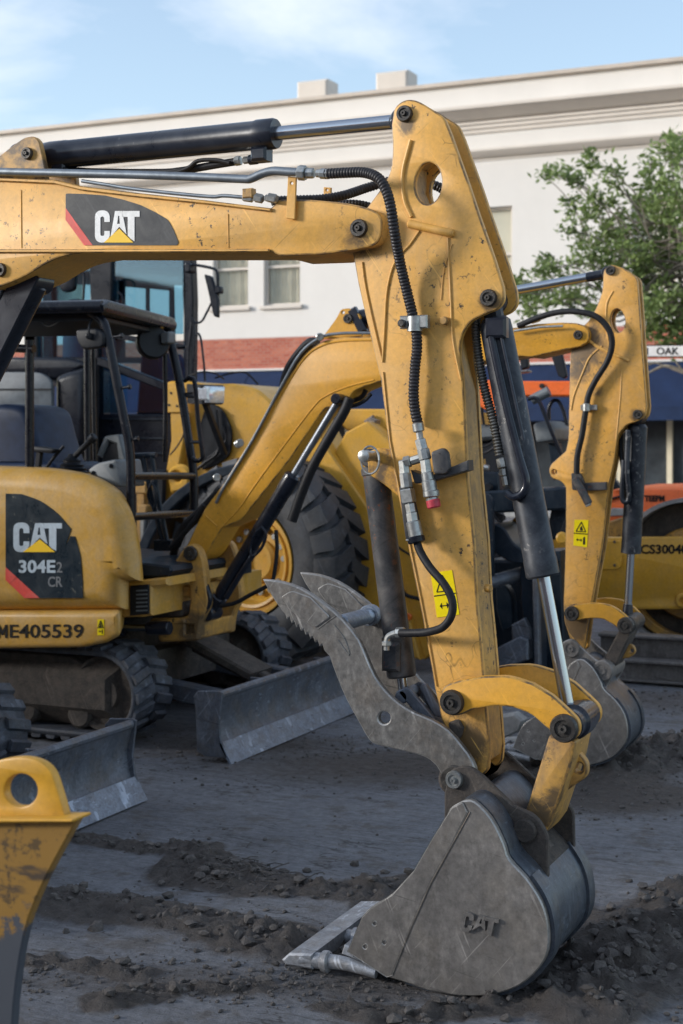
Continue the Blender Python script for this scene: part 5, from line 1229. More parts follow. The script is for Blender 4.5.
# =========================================================== wheel loader behind the second excavator
def loader():
    root = empty('wheel_loader', (-6, 10, 0)); tag(root, 'large yellow wheel loader with glazed cab and big chevron tyre behind the second excavator', 'wheel loader')
    Y = 'yellow_far'
    c = P(253, 588, 9.0); wheel(root, (c.x, 9.22, .745), .75, .52, 10)
    wheel(root, (c.x - 3.05, 9.3, .745), .75, .52, 0); wheel(root, (c.x + .35, 11.3, .745), .75, .52, 10); wheel(root, (c.x - 3.05, 11.4, .745), .75, .52, 0)
    fd = MB('navy'); ctr = (256, 587)
    def arc(r, a0, a1, n=16): return [(ctr[0] + r * math.cos(R(a0 + (a1 - a0) * i / n)), ctr[1] - r * math.sin(R(a0 + (a1 - a0) * i / n))) for i in range(n + 1)]
    fd.plate(arc(125, 98, 168) + arc(115, 168, 98), 9.0, 9.62, .01); fd.plate(arc(121, 104, 165) + arc(98, 165, 104), 9.35, 9.40, .01)
    fd.build('fender', root)
    f = MB(Y)
    f.plate([(163, 386, 3), (168, 381, 4), (186, 381), (205, 384), (232, 383.5), (256, 388, 8), (272, 402, 6), (290, 440), (330, 500), (340, 640), (190, 640), (150, 560), (160, 520), (170, 470), (176, 440)], 9.72, 10.7, .02, Tref=9.72)
    f.build('front_frame', root)
    fp = MB(Y); fp.plate([(165, 388), (184, 388), (184, 412.5), (165, 412.5)], 9.60, 9.64, .004)
    for (x, y) in ((171, 393), (180, 392), (169, 405), (177, 406)): pin_at(fp, x, y, 9.60, 1.3, 'pin', .01)
    fp.plate([(170, 412), (186, 412), (184, 440), (178, 470), (164, 520), (158, 505), (166, 470), (171, 440)], 9.62, 9.70, .01)
    fp.plate([(166, 470, 6), (180, 462, 8), (190, 470, 6), (188, 490), (170, 494, 4)], 9.5, 9.55, .02, [(176, 477, 5)])
    fp.build('frame_plate', root)
    d = MB('darkplastic'); d.plate([(207, 402, 6), (222, 408, 8), (232, 430, 8), (230, 455, 6), (215, 466, 5), (202, 470), (198, 430)], 9.69, 9.715, .004)  # this dark plate stands in for the shaded recess in the frame
    d.ptube([(216, 410, 9.66), (218, 435, 9.66), (218, 452, 9.66), (206, 462, 9.66), (196, 470, 9.66)], 1.6, n=5); d.ptube([(222, 425, 9.66), (226, 440, 9.66), (216, 452, 9.66), (208, 458, 9.66)], 1.1, n=5)
    d.ptube([(182, 414, 9.56), (184, 432, 9.56), (178, 445, 9.56), (170, 455, 9.56)], .8, n=5)
    d.build('recess_patch_and_hose', root)
    a = MB(Y)
    a.plate([(258, 436), (262, 420), (292, 404, 6), (318, 430), (330, 452), (367, 506), (398, 575), (420, 660), (380, 650), (340, 560), (300, 480)], 9.42, 9.56, .012, Tref=9.42)
    a.build('lift_arm', root)
    a = MB(Y)
    a.plate([(334, 452), (346, 432), (367, 421, 3), (390, 440), (432, 480), (450, 640), (424, 660), (400, 577), (369, 507)], 9.50, 9.66, .012, Tref=9.5)
    a.plate([(330, 412), (343, 409), (400, 409), (470, 412), (470, 440), (400, 436), (346, 430)], 9.8, 10.4, .012, Tref=9.8)
    a.build('lift_arm', root)
    g = MB('drum'); g.plate([(369, 418), (376, 420), (374, 432), (368, 430)], 9.6, 9.7, .01); g.plate([(363, 421), (372, 415), (378, 428), (370, 434)], 9.75, 9.8, .01); g.build('bracket', root)
    rf = MB('amber'); p = P(408, 617, 9.4); rf.lathe(p + Vector((0, .02, 0)), p, [(0, .026), (.02, .026), (.024, .02)], 16); rf.build('side_reflector', root)
    hs = MB('rubber'); hs.ptube([(396, 545, 9.38), (402, 550, 9.36), (412, 556, 9.38)], 1.2, n=4); hs.ptube([(400, 585, 9.38), (406, 595, 9.36), (420, 599, 9.38)], 2.0, n=4); hs.build('lift_hose', root)
    # headlamp
    h = MB('darkplastic'); p = P(205, 394, 9.3); dr = Vector((1, -.35, -.05)).normalized()
    def lamp_xf(q): return p + dr * q.y + Vector((-dr.y, dr.x, 0)).normalized() * q.x + Vector((0, 0, q.z))
    h.prism2([Vector(a_) for a_ in ((-.10, -.075), (.10, -.075), (.11, .07), (-.11, .07))], -.10, .10, .03, (), None, 3, lamp_xf)
    h.beam(p - Vector((.02, 0, .02)), p - Vector((.0, -.3, .45)), .04, .04); ho = h.build('headlamp', root)
    q = MB('lens'); q.prism2([Vector(a_) for a_ in ((-.09, -.063), (.09, -.063), (.098, .06), (-.098, .06))], .095, .115, .012, (), None, 2, lamp_xf); q.prism2([Vector(a_) for a_ in ((-.05, -.05), (.05, -.05), (.05, .05), (-.05, .05))], -.112, -.095, .012, (), None, 2, lamp_xf)
    q.plate([(196.5, 388), (208, 387), (208.5, 400), (198, 400)], 9.17, 9.2, .01, Tref=9.17); q.split('lens', ho)
    # cab
    k = MB('black'); T0, T1 = 9.75, 11.15
    def shr(q): return Vector((q.x - max(0, q.y - 9.75) * .60, q.y, q.z))       # the rear frame is steered away
    pil = [[(182, 236), (190.5, 236), (193, 300), (191, 470), (184, 470), (185, 300)], [(88, 236), (112, 236), (111, 300), (98, 345), (98, 470), (84, 470), (84, 345), (90, 300)], [(24, 236), (34, 236), (37, 360), (37, 470), (24, 470)]]
    for pl in pil:
        k.plate(pl, T0, T0 + .09, .01); k.plate(pl, T1, T1 + .09, .01, Tref=T0, xf=shr)
    k.plate([(16, 226, 6), (196, 222, 8), (199, 240, 4), (14, 242, 4)], T0 - .12, T1 + .2, .03, nb=3, Tref=T0, xf=shr)
    k.plate([(34, 357, 3), (100, 357), (188, 392), (188, 400), (98, 366), (34, 366)], T0, T0 + .07, .01); k.plate([(98, 330), (186, 345), (186, 350), (98, 336)], T0, T0 + .05, .005)
    k.plate([(98, 414), (188, 414), (188, 640), (60, 640), (60, 470), (98, 470)], T0, T1 + .05, .02, Tref=T0, xf=shr)
    k.plate([(24, 325), (84, 325), (84, 331), (78, 331, 2), (38, 331, 6), (35, 338), (35, 357), (24, 357)], T0, T0 + .05, .005)
    k.ptube([(118, 292, 9.7), (122, 296, 9.7), (123, 310, 9.7), (120, 322, 9.7)], 1.2, n=4); k.build('cab_frame', root)
    for (z0, z1, x0, x1) in ((236, 334, 110, 183), (341, 413, 99, 186), (236, 326, 34, 90), (331, 358, 36, 84)):
        g = MB('glass'); g.plate([(x0, z0), (x1, z0), (x1, z1), (x0, z1)], T0 + .03, T0 + .036, 0); g.build('window_pane', root)
    k2 = MB('navy'); k2.plate([(24, 236), (191, 236), (191, 352), (24, 352)], T1 + .05, T1 + .08, 0, [[(118, 264), (141, 266), (141, 345), (118, 345)], [(146, 266), (168, 268), (168, 345), (146, 345)], [(40, 262), (84, 262), (84, 345), (40, 345)], [(174, 262), (185, 262), (185, 345), (176, 345)]], Tref=T0, xf=shr); k2.build('reflection_panel', root)  # added navy panel; its openings imitate windows reflected in the cab glass
    g = MB('glass_clear'); g.plate([(24, 236), (192, 236), (192, 350), (24, 350)], T1 + .03, T1 + .036, 0, Tref=T0, xf=shr); g.build('window_pane', root)
    g = MB('glass'); g.plate([(187, 238), (189, 238), (189, 460), (187, 460)], T0 + .1, T1, 0, Tref=T0, xf=shr); g.build('windscreen', root)
    s = MB('seat'); s.plate([(62, 300, 6), (80, 298, 6), (84, 340), (88, 420), (60, 420)], 10.2, 10.7, .03, nb=2); s.plate([(140, 350, 6), (160, 352, 6), (168, 415), (135, 415)], 10.2, 10.6, .03); s.build('cab_seat', root)
    # lower side panels with rivet lines
    e = MB('black')
    e.plate([(-60, 357), (36, 357), (70, 358, 6), (84, 362, 4), (86, 366), (66, 376, 8), (56, 380), (-60, 374)], 9.55, 11.2, .03, nb=3, Tref=9.55, xf=shr)
    e.plate([(53, 377, 4), (62, 372, 4), (84, 366), (85, 440), (80, 448), (53, 442)], 9.45, 10.4, .07, nb=4, Tref=9.45, xf=shr); e.build('engine_cowl', root)
    g = MB('greyplastic'); g.plate([(-80, 372), (40, 372, 10), (51, 380, 6), (52, 440), (-80, 440)], 9.40, 9.44, .01, nb=2); g.plate([(-80, 388.5), (51, 388.5), (51, 390), (-80, 390)], 9.39, 9.40, 0, (), 'darkplastic'); g.build('side_panel', root)
    t = MB('darkplastic')
    t.plate([(-80, 440), (60, 440), (100, 470), (165, 470), (160, 640), (-80, 640)], 9.55, 11.0, .02, Tref=9.55, xf=shr)
    for y in (418, 437, 452): t.plate([(100, y), (163, y + .5), (163, y + 2), (100, y + 1.5)], T0 - .02, T0, 0, (), 'navy')
    t.build('lower_panel', root)
    r = MB('yellow_dirty'); r.plate([(136, 492), (145, 492), (143, 560), (137, 560)], 9.3, 9.36, .01); r.plate([(134, 482), (146, 482), (146, 494), (134, 494)], 9.2, 9.3, .01); r.plate([(137, 505, 2), (147, 505, 2), (146, 516), (138, 516)], 9.15, 9.25, .01); r.build('step_post', root)
    lt = MB('fitting'); lt.plate([(139, 518, 2), (145, 518, 2), (144, 540), (140, 542)], 9.1, 9.15, .01); lt.build('grease_line', root)
    # rails and mirrors
    m_ = MB('black'); m_.ptube([(190.5, 318), (192, 322), (189, 350), (188.5, 379)], 1.5, 9.6, n=4); m_.ptube([(196, 336), (198, 333.5), (201, 340), (204, 365), (205, 381)], 1.2, 9.6, n=4); m_.ptube([(193.5, 318), (194.5, 340), (192, 380)], 1.1, 9.55, n=4)
    m_.build('handrail', root)
    m_ = MB('black'); m_.ptube([(186, 264), (196, 265), (213, 268.5), (217, 273), (218, 286), (217, 298)], 1.5, 9.55, n=5); m_.ptube([(212, 302), (206, 314), (202, 321), (197, 323), (193, 322)], 1.2, 9.55, n=5)
    m_.plate([(184, 262, 2), (190, 263, 2), (190, 272, 2), (184, 273, 2)], 9.5, 9.6, .01); m_.plate([(214, 285, 2), (220, 286, 2), (220.5, 293, 2), (214, 294, 2)], 9.5, 9.56, .01)
    m_.plate([(203.8, 274, 1), (211, 276, 2), (218, 300), (217.8, 318, 2), (213, 316, 2)], 9.50, 9.54, .01); m_.build('mirror', root)
    m_ = MB('black'); m_.plate([(57, 271, 4), (74, 270, 3), (73.5, 290, 4), (62, 293, 5), (56, 284, 3)], 9.4, 9.46, .02, nb=2); m_.ptube([(72, 270), (80, 271), (84, 277), (83, 305)], 1.3, 9.42, n=4); m_.build('mirror', root)
    ln = MB('rubber'); ln.ptube([(189, 376, 9.5), (200, 372, 9.5), (214, 373, 9.55), (224, 379, 9.7)], .8, n=5); ln.ptube([(215, 378, 10.2), (232, 373, 10.2), (246, 373, 10.2), (258, 384, 10.2)], .9, n=5); ln.split('cable', root)
    return root
loader()

# =========================================================== orange machine between the two sticks
def orange_machine():
    root = empty('orange_compact_machine', (-3.6, 9.6, 0)); tag(root, 'orange and dark navy compact machine with hoop rails, seen between the two sticks', 'construction machine')
    o = MB('orange'); o.plate([(440, 381), (620, 381), (620, 396), (440, 396)], 9.4, 9.75, .01); pin_at(o, 542, 386, 9.4, 2.6)
    o.build('boom_beam', root)
    o = MB('orange'); o.plate([(462, 380), (496, 380), (503, 417, 2), (499, 419, 2), (478, 405), (462, 396)], 9.32, 9.38, .01); o.build('side_plate', root)
    n = MB('navy')
    n.plate([(450, 493), (566, 487), (566, 510), (450, 515)], 9.1, 9.5, .015); n.build('cross_beam', root)
    n = MB('navy'); n.plate([(474, 492), (487, 493, 6), (492.5, 500, 5), (493.5, 700), (474, 700)], 8.95, 9.0, .01, nb=2); n.build('end_plate', root)
    n = MB('navy'); n.plate([(493, 523, 2), (504, 527, 8), (514, 545, 8), (530, 553, 5), (560, 551), (560, 562), (512, 564, 8), (493, 552)], 9.05, 9.45, .01); n.build('curved_bracket', root)
    n = MB('blade'); n.tube([P(488, 583, 8.95), P(524, 573, 9.2)], .044, 18, spl=False); n.build('cross_tube', root)
    n = MB('navy')
    n.plate([(520, 566, 3), (532, 563), (540, 580), (541, 680), (532, 684), (520, 600)], 9.1, 9.25, .01); n.plate([(495, 585), (506, 585, 4), (512, 596, 6), (514, 628, 4), (502, 632, 4), (496, 610)], 9.2, 9.3, .01)
    n.plate([(541, 560), (560, 555), (566, 680), (543, 684)], 9.4, 9.8, .01); n.plate([(493, 650, 2), (520, 636, 3), (528, 640), (528, 660), (493, 672)], 9.0, 9.3, .01, (), 'blade'); n.plate([(488, 560), (560, 560), (560, 690), (488, 690)], 9.85, 10.4, .02)
    n.plate([(552, 504), (567, 500), (567, 540), (545, 540)], 9.2, 9.3, .01)
    n.split('support_frame', root)
    b = MB('blade'); b.plate([(532, 568), (537.5, 568), (540, 684), (534, 684)], 9.02, 9.08, .01); b.plate([(511, 625), (524, 618), (530, 630), (530, 648), (512, 645)], 9.05, 9.2, .01); b.build('stabiliser', root)
    y = MB('yellow_far'); y.beam(P(506, 537, 9.5), P(523, 518, 9.5), .12, .07, .01); y.build('ram_cover', root)
    g = MB('greyplastic'); g.plate([(470, 424), (503, 425, 4), (506, 438, 3), (470, 441)], 9.5, 9.9, .02); g.plate([(532, 424, 4), (546, 420, 4), (555, 428, 3), (556, 440, 3), (536, 443, 3)], 9.5, 9.9, .02, nb=2); g.plate([(508, 372, 4), (528, 369, 4), (528, 372), (514, 374)], 9.5, 9.6, .01)
    g.split('console', root)
    d = MB('darkplastic'); d.plate([(476, 442), (512, 438), (512, 494), (476, 494)], 9.55, 9.9, .02); d.plate([(478, 472, 3), (498, 472, 3), (500, 494), (478, 494)], 9.2, 9.3, .01, (), 'navy'); d.plate([(548, 443), (558, 443), (561, 470), (553, 480)], 9.6, 9.7, .01, (), 'navy')
    d.split('lower_body', root)
    q = MB('yellow_dirty'); q.plate([(476, 460), (483, 459), (484, 466), (476, 467)], 9.15, 9.2, .005); q.cyl(P(484, 467, 9.15), P(489, 468, 9.15), .02, .004, 8, 'fitting'); p = P(489, 487, 9.18); q.cyl(p, p - Vector((0, .04, 0)), .03, .006, 14, 'darkplastic'); q.build('valve', root)
    h = MB('rubber'); h.ptube([(476, 452, 9.3), (484, 453, 9.3), (492, 449, 9.3), (499, 443, 9.3)], 1.4, n=4, mat='guard'); h.ptube([(476, 447, 9.3), (486, 446, 9.3), (496, 440, 9.3)], 1.0, n=4); h.ptube([(494, 515, 9.0), (500, 522, 9.0), (505, 517, 9.0), (498, 513, 9.0)], 1.0, n=4, mat='rubber'); h.build('hose', root)
    r = MB('black'); r.ptube([(528, 399), (535, 398), (540, 403), (550, 428), (562, 456)], 2.0, 9.15, n=5); r.build('hoop_rail', root)
    r = MB('black'); r.ptube([(549, 420), (549, 408), (553, 401), (558, 401), (563, 410), (567, 425)], 1.8, 9.5, n=5); r.build('hoop_rail', root)
    r = MB('greyplastic'); r.tube([P(532, 400, 9.25), P(549, 391, 9.25)], .034, 12, spl=False); r.build('arm_tube', root)
    r = MB('black'); r.ptube([(484, 425), (482, 408), (486, 401), (491, 404), (491, 420)], 1.5, 9.5, n=4); r.build('lever', root)
    m_ = MB('darkplastic'); m_.plate([(551, 356, 2), (562, 354), (567, 376), (564, 379, 2), (558, 376)], 9.3, 9.34, .008); m_.plate([(519, 358), (527, 357), (528, 368, 2), (521, 370)], 9.3, 9.36, .01); m_.split('mirror', root)
    rr = MB('orange'); rr.plate([(564, 520, 2), (566, 518), (566, 533), (560, 533)], 9.1, 9.15, .005, (), 'darkplastic'); rr.cyl(P(562, 538, 9.1), P(562, 538, 9.05), .04, .01, 12, 'yellow_far'); rr.build('cap', root)
    return root
orange_machine()

# =========================================================== road roller at right
def roller():
    c = P(690, 568, 10.95); root = empty('road_roller', (c.x, 12, 0)); tag(root, 'yellow road roller with smooth steel drum and stencilled frame at the right edge', 'road roller')
    T = 10.78
    f = MB('yellow_far'); f.plate([(552, 538.5, 2), (600, 537.5), (880, 536), (880, 610), (552, 609, 3)], T, T + .10, .012, [(683.5, 600.3, 3.4)], nb=2); f.build('drum_frame', root)
    f = MB('yellow_far'); f.plate([(590, 541), (621, 540.5, 2), (622, 566, 5), (617, 569.5, 2), (590, 569)], T - .012, T, .003, Tref=T)
    for (x, y) in ((614.5, 541.8), (614.5, 565.2)): pin_at(f, x, y, T - .012, 1.5, 'drum', .01)
    p = P(683.5, 600.3, T); r7 = L(7.5, 683, T); r4 = L(3.6, 683, T)
    f.lathe(p + Vector((0, .0, 0)), p - Vector((0, 1, 0)), [(.0, r7), (.02, r7), (.03, r7 * .85), (.03, r4), (-.01, r4)], 24)
    f.build('cover_plate', root)
    n = MB('ink'); add_text(n, 'CS30040', 640.5, 544.5, 688, 554, T - .002, 'ink', .03); n.build('stencil', root)
    d = MB('drum_shell'); Rr = L(78, 690, 10.95); cc = Vector((c.x, 10.95, Rr))
    d.lathe(cc, cc + Vector((0, 1, 0)), [(0.0, Rr - .03), (0, Rr), (2.0, Rr), (2.0, Rr - .03), (1.75, Rr - .03), (1.7, .1), (.3, .1), (.28, Rr - .03), (0.0, Rr - .03)], 96, None, False)
    do = d.build('drum', root)
    r = MB('yellow_dirty'); arcp = lambda rr, a0, a1: [Vector((cc.x + rr * math.cos(R(a0 + (a1 - a0) * i / 24)), cc.z + rr * math.sin(R(a0 + (a1 - a0) * i / 24)))) for i in range(25)]
    r.prism2(arcp(Rr * .91, 190, 350) + arcp(Rr * .80, 350, 190), cc.y + .05, cc.y + .15, .01)  # only the lower half is modelled, so the upper inside looks shaded
    r.lathe(cc + Vector((0, .2, 0)), cc + Vector((0, 1, 0)), [(0, .05), (0, Rr * .93), (.02, Rr * .93), (.02, .05)], 48, 'mudsteel'); r.lathe(cc + Vector((0, .1, 0)), cc + Vector((0, 1, 0)), [(0, .1), (0, .34), (.05, .36), (.1, .34), (.1, .1)], 32); r.build('drum_hub_and_shade_disc', do)  # dark disc puts the shade inside the drum into its colour, behind the hub
    fr = MB('mudsteel'); fr.plate([(600, 524, 2), (636, 513), (640, 520), (640, 538), (606, 538)], 11.3, 11.6, .01, (), 'yellow_dirty'); fr.build('scraper', root)
    b = MB('yellow_far'); b.plate([(800, 300, 8), (1150, 300, 10), (1150, 560), (800, 560)], 11.2, 12.8, .05, nb=3, Tref=11.2); b.build('rear_body', root)
    wheel(root, (cc.x + 3.0, 11.3, .7), .7, .5, 0)
    return root
roller()
def orange_paver():
    p = P(650, 499, 13.6); root = empty('orange_paving_machine', (p.x, 14.5, 0)); tag(root, 'orange machine with black lettering on its flank, behind the road roller', 'paving machine')
    o = MB('orange'); o.plate([(596, 494, 3), (612, 489.5, 3), (640, 489), (900, 487.5), (900, 640), (596, 640)], 13.6, 15.6, .03, nb=2, Tref=13.6); bo = o.build('body', root)
    l = MB('ink'); add_text(l, 'TEEPM', 644.5, 495.3, 664.5, 501.5, 13.595, 'ink', .05); l.ptube([(608, 500), (620, 496.5), (632, 497)], 1.2, 13.58, n=4, mat='darkplastic'); l.build('lettering', bo)
    g = MB('glass_dark'); g.plate([(605, 517, 1), (612, 508), (624, 508.5), (624, 516)], 13.5, 13.55, .01, (), 'concrete'); g.build('lamp', root)
    t = MB('orange'); t.plate([(600, 640), (900, 640), (900, 648), (600, 648)], 13.7, 15.5, .01, (), 'mudsteel', Tref=13.7); t.build('crawler', root)
    s = MB('navy'); s.plate([(610, 478, 2), (616, 481), (621, 488), (611, 490)], 13.5, 13.6, .01); s.build('guard', root)
    return root
orange_paver()

# =========================================================== beams lying on the ground
for i, (T, z0) in enumerate(((9.45, 0.0), (9.66, .0))):
    root = empty('steel_beam', (P(690, 680, T).x, T, 0)); tag(root, ('rusty steel beam lying nearest on the ground behind the second bucket', 'rusty steel beam lying just beyond the nearer beam, toward the roller')[i], 'steel beam', 'steel beams on the ground')
    x0, x1 = P(598, 680, T).x, P(900, 680, T).x; h = (.155, .29)[i]; b = MB('beam')
    for (za, zb) in ((0.012, .03), (h - .02, h)): b.box(x0, x1, T, T + .16, za, zb, .004)
    b.box(x0 + .003, x1 - .003, T + .06, T + .08, .03, h - .02, 0); b.build('flange', root)
# rubble by the near link
for i, (x, y, s, lb) in enumerate(((503, 731, .085, 'pale flat concrete chunk leaning beside the second bucket, seen under the near link arm'), (508, 742, .05, 'small grey concrete lump below the pale flat chunk'))):
    p = GP(x, y + 12); r = random.Random(i + 5); b = MB('concrete')
    o_ = [Vector((math.cos(a) * s * r.uniform(.7, 1.3) * 1.5, math.sin(a) * s * r.uniform(.5, .9))) for a in [2 * PI * k / 8 for k in range(8)]]
    mt = Matrix.Rotation(R(-25), 3, 'Y'); b.prism2(o_, -.04, .05, .012, (), None, 1, lambda q: p + Vector((0, 0, s * .9)) + mt @ Vector(q))
    o = b.build('concrete_chunk', None, at=p); tag(o, lb, 'concrete chunk', 'rubble by the second bucket')

# =========================================================== street sign
def sign():
    T = 16.0; p = P(706, 350, T); root = empty('street_sign', (p.x, T, 0)); tag(root, 'white street name blade with dark capital letters on a post at the right edge', 'street sign')
    b = MB('white'); b.plate([(625, 345), (704, 344.5), (704, 357), (625, 357.5)], T, T + .02, .002, (), 'ink'); b.plate([(626, 346.2), (703, 345.7), (703, 356), (626, 356.4)], T - .003, T - .001, 0, (), 'white', Tref=T); bo = b.build('blade', root)
    t = MB('ink'); add_text(t, 'N', 641.5, 347.7, 648, 355, T - .005, 'ink', .02); add_text(t, 'OAK', 656.5, 347.4, 679, 354.8, T - .005, 'ink', .02); t.build('lettering', bo)
    q = MB('tube'); q.cyl((p.x, T + .03, 0), (p.x, T + .03, 2.9), .03, .004, 14); q.build('post', root)
sign()

# =========================================================== tree
def leafmat():
    m, nt, b = new_mat('leaf'); oi = N(nt, 'ShaderNodeTexCoord'); f = nz(nt, oi.outputs['Object'], 2.2, 4, .6); g = nz(nt, oi.outputs['Object'], 14, 2, .6)
    c = mixc(nt, ramp(nt, f, .35, .65), (.12, .17, .055), (.22, .30, .09)); c = mixc(nt, mth(nt, 'MULTIPLY', ramp(nt, g, .5, .7), .6), c, (.30, .38, .15))
    nt.links.new(c, b.inputs['Base Color']); b.inputs['Roughness'].default_value = .5
    tr = N(nt, 'ShaderNodeBsdfTranslucent'); nt.links.new(c, tr.inputs[0]); mx = N(nt, 'ShaderNodeMixShader'); mx.inputs[0].default_value = .4
    out = [n for n in nt.nodes if n.type == 'OUTPUT_MATERIAL'][0]; nt.links.new(b.outputs[0], mx.inputs[1]); nt.links.new(tr.outputs[0], mx.inputs[2]); nt.links.new(mx.outputs[0], out.inputs[0]); return m
M['leaf'] = leafmat(); M['bark'] = steel('pale_bark', (.13, .11, .085), (.27, .24, .20), .9, 0, 5, (6, 6, 1), .8)
def tree():
    T0 = 19.0; base = P(712, 500, T0); base.z = 0; root = empty('street_tree', base); tag(root, 'leafy green street tree with pale limbs at the right, in front of the white building', 'tree')
    rnd = random.Random(11); top = Vector((base.x - .05, T0, 3.0)); t = MB('bark')
    t.tube([base, base + Vector((.02, 0, 1.2)), base + Vector((-.02, .02, 2.2)), top, P(690, 250, T0), P(684, 200, T0)], lambda q: .13 * (1 - .75 * q), 12)
    cl = [(655, 185, 20), (672, 155, 17), (668, 200, 26), (640, 205, 16), (650, 235, 30), (625, 225, 16), (608, 230, 20), (590, 215, 11), (575, 207, 7), (592, 196, 6), (612, 200, 6), (568, 178, 6), (553, 172, 5), (577, 183, 6), (588, 170, 4), (590, 158, 3), (612, 172, 6), (616, 186, 4), (546, 176, 4), (560, 170, 4), (598, 206, 6),
          (581, 238, 10), (590, 255, 13), (610, 255, 22), (632, 255, 24), (600, 275, 14), (578, 262, 7), (620, 285, 20), (645, 275, 28), (665, 260, 30), (680, 240, 28), (683, 300, 30), (660, 310, 24), (645, 320, 16), (700, 200, 34), (720, 250, 40), (730, 300, 36), (705, 160, 26), (740, 200, 30), (760, 260, 36), (715, 340, 22),
          (553, 268, 8), (545, 275, 10), (565, 285, 12), (540, 292, 15), (522, 292, 10), (560, 300, 14), (580, 302, 14), (530, 308, 10), (595, 315, 12), (515, 282, 7), (548, 262, 5), (690, 325, 20), (634, 300, 16), (650, 165, 8), (572, 230, 6), (677, 140, 10), (688, 172, 20), (670, 335, 14), (655, 338, 12), (683, 345, 12)]
    lf = MB('leaf'); cs = []
    for (x, y, r) in cl:
        T = T0 + rnd.uniform(-1.0, 1.0); c = P(x, y, T); rr = L(r, x, T); cs.append((c, rr))
        st = P(rnd.uniform(690, 712), rnd.uniform(250, 350), T0); d = c - st
        jt = lambda k: Vector((rnd.uniform(-k, k), rnd.uniform(-k, k), rnd.uniform(-k, k)))
        t.tube([st, st + d * .28 + jt(.12), st + d * .52 + jt(.14) + Vector((0, 0, -.12 * d.length)), st + d * .78 + jt(.1), c], lambda q, k=rr: .017 * (1 - .8 * q) + .003, 6, n=5)
        for _ in range(int(4 + r * r * .027)):
            while True:
                q = Vector((rnd.uniform(-1, 1), rnd.uniform(-1, 1), rnd.uniform(-1, 1)))
                if q.length < 1: break
            s = c + Vector((q.x * rr * 1.1, q.y * rr * 1.3, q.z * rr * .95)); sr = rnd.uniform(.04, .10)
            if rnd.random() < .5: t.tube([c, (c + s) / 2 + Vector((0, 0, .02)), s], .006, 4, n=2)
            for _k in range(rnd.randrange(9, 22)):
                p = s + Vector((rnd.gauss(0, sr), rnd.gauss(0, sr), rnd.gauss(0, sr * .7))); a = Vector((rnd.uniform(-1, 1), rnd.uniform(-1, 1), rnd.uniform(-.5, .9))).normalized(); b_ = a.cross(Vector((rnd.uniform(-1, 1), rnd.uniform(-1, 1), rnd.uniform(-1, 1)))).normalized()
                l = rnd.uniform(.036, .066); w = l * .42; n_ = a.cross(b_) * w * .35
                lf.add([p, p + a * l + b_ * w + n_, p + a * 2 * l, p + a * l - b_ * w + n_], [(0, 1, 2), (0, 2, 3)])
    # lower bare limb crossing the awning
    t.tube([P(712, 385, T0), P(690, 374, T0), P(676, 369, T0), P(664, 366, T0), P(648, 373, T0)], lambda q: .05 * (1 - .75 * q), 8); t.tube([P(683, 371, T0), P(672, 358, T0), P(658, 352, T0)], .014, 6); t.tube([P(668, 367, T0), P(655, 363, T0), P(640, 368, T0)], .012, 6)
    t.build('trunk', root); o = lf.build('crown', root)
    print('leaves', len(lf.f) // 2)
tree()

# =========================================================== yellow bucket in the near left corner
def corner_bucket():
    T = 2.14; root = empty('yellow_bucket', (-1.9, 2.3, 0)); tag(root, 'yellow attachment bucket with a round lifting eye, cropped by the lower left corner', 'bucket')
    M['yellow_near'] = painted('fresh_yellow_paint', (.55, .28, .02), .35, (.30, .22, .12), .12, chips=.3, scratch=.1)
    m, nt, b = new_mat('scuffed_yellow'); v = coords(nt)
    sp = N(nt, 'ShaderNodeSeparateXYZ'); nt.links.new(v, sp.inputs[0])
    worn = mth(nt, 'ADD', mth(nt, 'MULTIPLY', nz(nt, v, 9, 8, .7), .35), mth(nt, 'MULTIPLY', sp.outputs[2], 1.0))     # bare steel toward the digging end
    wm = ramp(nt, worn, .895, .91, (1, 1, 1, 1), (0, 0, 0, 1))
    st = ramp(nt, nz(nt, coords(nt, (2, 1, 9), (0, R(-28), 0)), 2.2, 6, .6), .53, .60)
    base = mixc(nt, mth(nt, 'MULTIPLY', st, .85), (.25, .135, .026), (.03, .027, .027)); base = mixc(nt, mth(nt, 'MULTIPLY', ramp(nt, nz(nt, v, 22, 6, .7), .57, .62), .8), base, (.05, .035, .02))
    base = mixc(nt, wm, base, (.055, .062, .075)); nt.links.new(base, b.inputs['Base Color']); b.inputs['Roughness'].default_value = .42; bump(nt, b, nz(nt, v, 30, 6, .7), .2, .004)
    M['scuffed'] = m
    e = MB('yellow_near')
    e.plate([(-60, 830), (-42, 790, 20), (-20, 766, 16), (8, 757.5, 14), (32, 757.5, 14), (50, 768, 12), (58, 792, 12), (67, 824), (67, 832), (-60, 832)], T + .012, T + .034, .004, [(20.5, 790.5, 16.6)], nb=2, Tref=T + .012)
    e.build('lifting_eye', root)
    f = MB('yellow_near'); f.plate([(-300, 814), (79, 817, 1), (78.5, 820, 1), (-300, 824)], T - .02, T + .040, .003, Tref=T); f.build('top_flange', root)
    s = MB('scuffed')
    s.plate([(-300, 824), (77, 820), (66, 840), (55.5, 859), (45, 879), (36, 899), (29, 917), (24, 935), (20, 955), (17, 975), (13.5, 1005), (12, 1030), (13, 1100), (18, 1200), (26, 1334), (-200, 1334), (-300, 1200)], T, T + .022, .003, Tref=T)
    s.build('side_plate', root)
    def sh(q): return Vector((q.x - (q.y - T) * .9 - .02, q.y, q.z))
    s2 = MB('scuffed'); s2.plate([(-298, 872), (20, 872), (0, 900), (-5, 960), (-10, 1100), (-5, 1330), (-190, 1330), (-290, 1200)], T + .023, T + .25, .01, Tref=T, xf=sh); s2.build('shell', root)
corner_bucket()

shade_block()
excavator_one()
excavator_two()
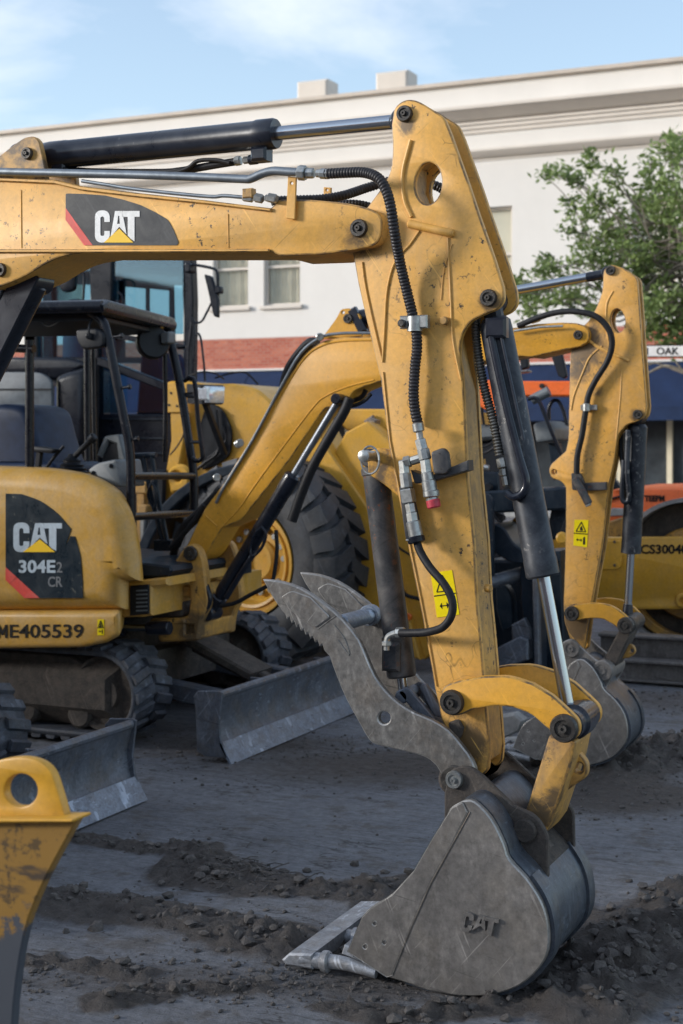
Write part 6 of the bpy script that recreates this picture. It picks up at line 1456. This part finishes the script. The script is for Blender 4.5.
# =========================================================== camera, light, sky
cam = bpy.data.cameras.new('camera'); co = bpy.data.objects.new('camera', cam); COL.objects.link(co)
co.location = (0, 0, CH); co.rotation_euler = (R(90), 0, TH)
cam.sensor_fit = 'VERTICAL'; cam.sensor_height = 36; cam.lens = 36 * F / 1024
cam.shift_y = -(512 - HOR) / 1024; cam.clip_end = 2000; cam.clip_start = .05
cam.dof.use_dof = True; cam.dof.focus_distance = 4.35; cam.dof.aperture_fstop = 5.0
scene.camera = co
EL, AZ = 14.0, 240.0             # sun height; compass bearing of the sun, clockwise from +Y
sd = Vector((math.sin(R(AZ)) * math.cos(R(EL)), math.cos(R(AZ)) * math.cos(R(EL)), math.sin(R(EL))))
sl = bpy.data.lights.new('sun', 'SUN'); so = bpy.data.objects.new('sun', sl); COL.objects.link(so)
sl.energy = 2.4; sl.angle = R(12); sl.color = (1.0, .965, .92)
so.rotation_euler = sd.to_track_quat('Z', 'Y').to_euler(); so.location = (0, 0, 30)
w = bpy.data.worlds.new('World'); scene.world = w; w.use_nodes = True; nt = w.node_tree; nt.nodes.clear()
out = nt.nodes.new('ShaderNodeOutputWorld'); bg = nt.nodes.new('ShaderNodeBackground'); bg.inputs[1].default_value = .15
sky = nt.nodes.new('ShaderNodeTexSky'); sky.sky_type = 'NISHITA'; sky.sun_disc = False; sky.sun_elevation = R(EL); sky.sun_rotation = R(AZ)
sky.air_density = 1.0; sky.dust_density = .6; sky.ozone_density = 1.5
tc = nt.nodes.new('ShaderNodeTexCoord'); mp = nt.nodes.new('ShaderNodeMapping'); mp.inputs['Scale'].default_value = (1, 1, 3.2); mp.inputs['Location'].default_value = (1.35, .1, .2)
nt.links.new(tc.outputs['Generated'], mp.inputs[0])
n1 = nt.nodes.new('ShaderNodeTexNoise'); n1.inputs['Scale'].default_value = 3.3; n1.inputs['Detail'].default_value = 8; n1.inputs['Roughness'].default_value = .55; n1.inputs['Distortion'].default_value = .3
nt.links.new(mp.outputs[0], n1.inputs['Vector'])
cr = nt.nodes.new('ShaderNodeValToRGB'); cr.color_ramp.elements[0].position = .45; cr.color_ramp.elements[1].position = .70
cr.color_ramp.elements[0].color = (.16, .16, .16, 1); cr.color_ramp.elements[1].color = (.9, .9, .9, 1)
nt.links.new(n1.outputs[0], cr.inputs[0])
mx = nt.nodes.new('ShaderNodeMix'); mx.data_type = 'RGBA'
nt.links.new(cr.outputs[0], mx.inputs[0]); nt.links.new(sky.outputs[0], mx.inputs[6]); mx.inputs[7].default_value = (4.2, 4.4, 4.8, 1)
nt.links.new(mx.outputs[2], bg.inputs[0]); nt.links.new(bg.outputs[0], out.inputs[0])
vs_ = scene.view_settings; scene.display_settings.display_device = 'sRGB'
vs_.view_transform = 'Standard'; vs_.look = 'None'; vs_.exposure = 0.85; vs_.gamma = 1.0; vs_.use_curve_mapping = False
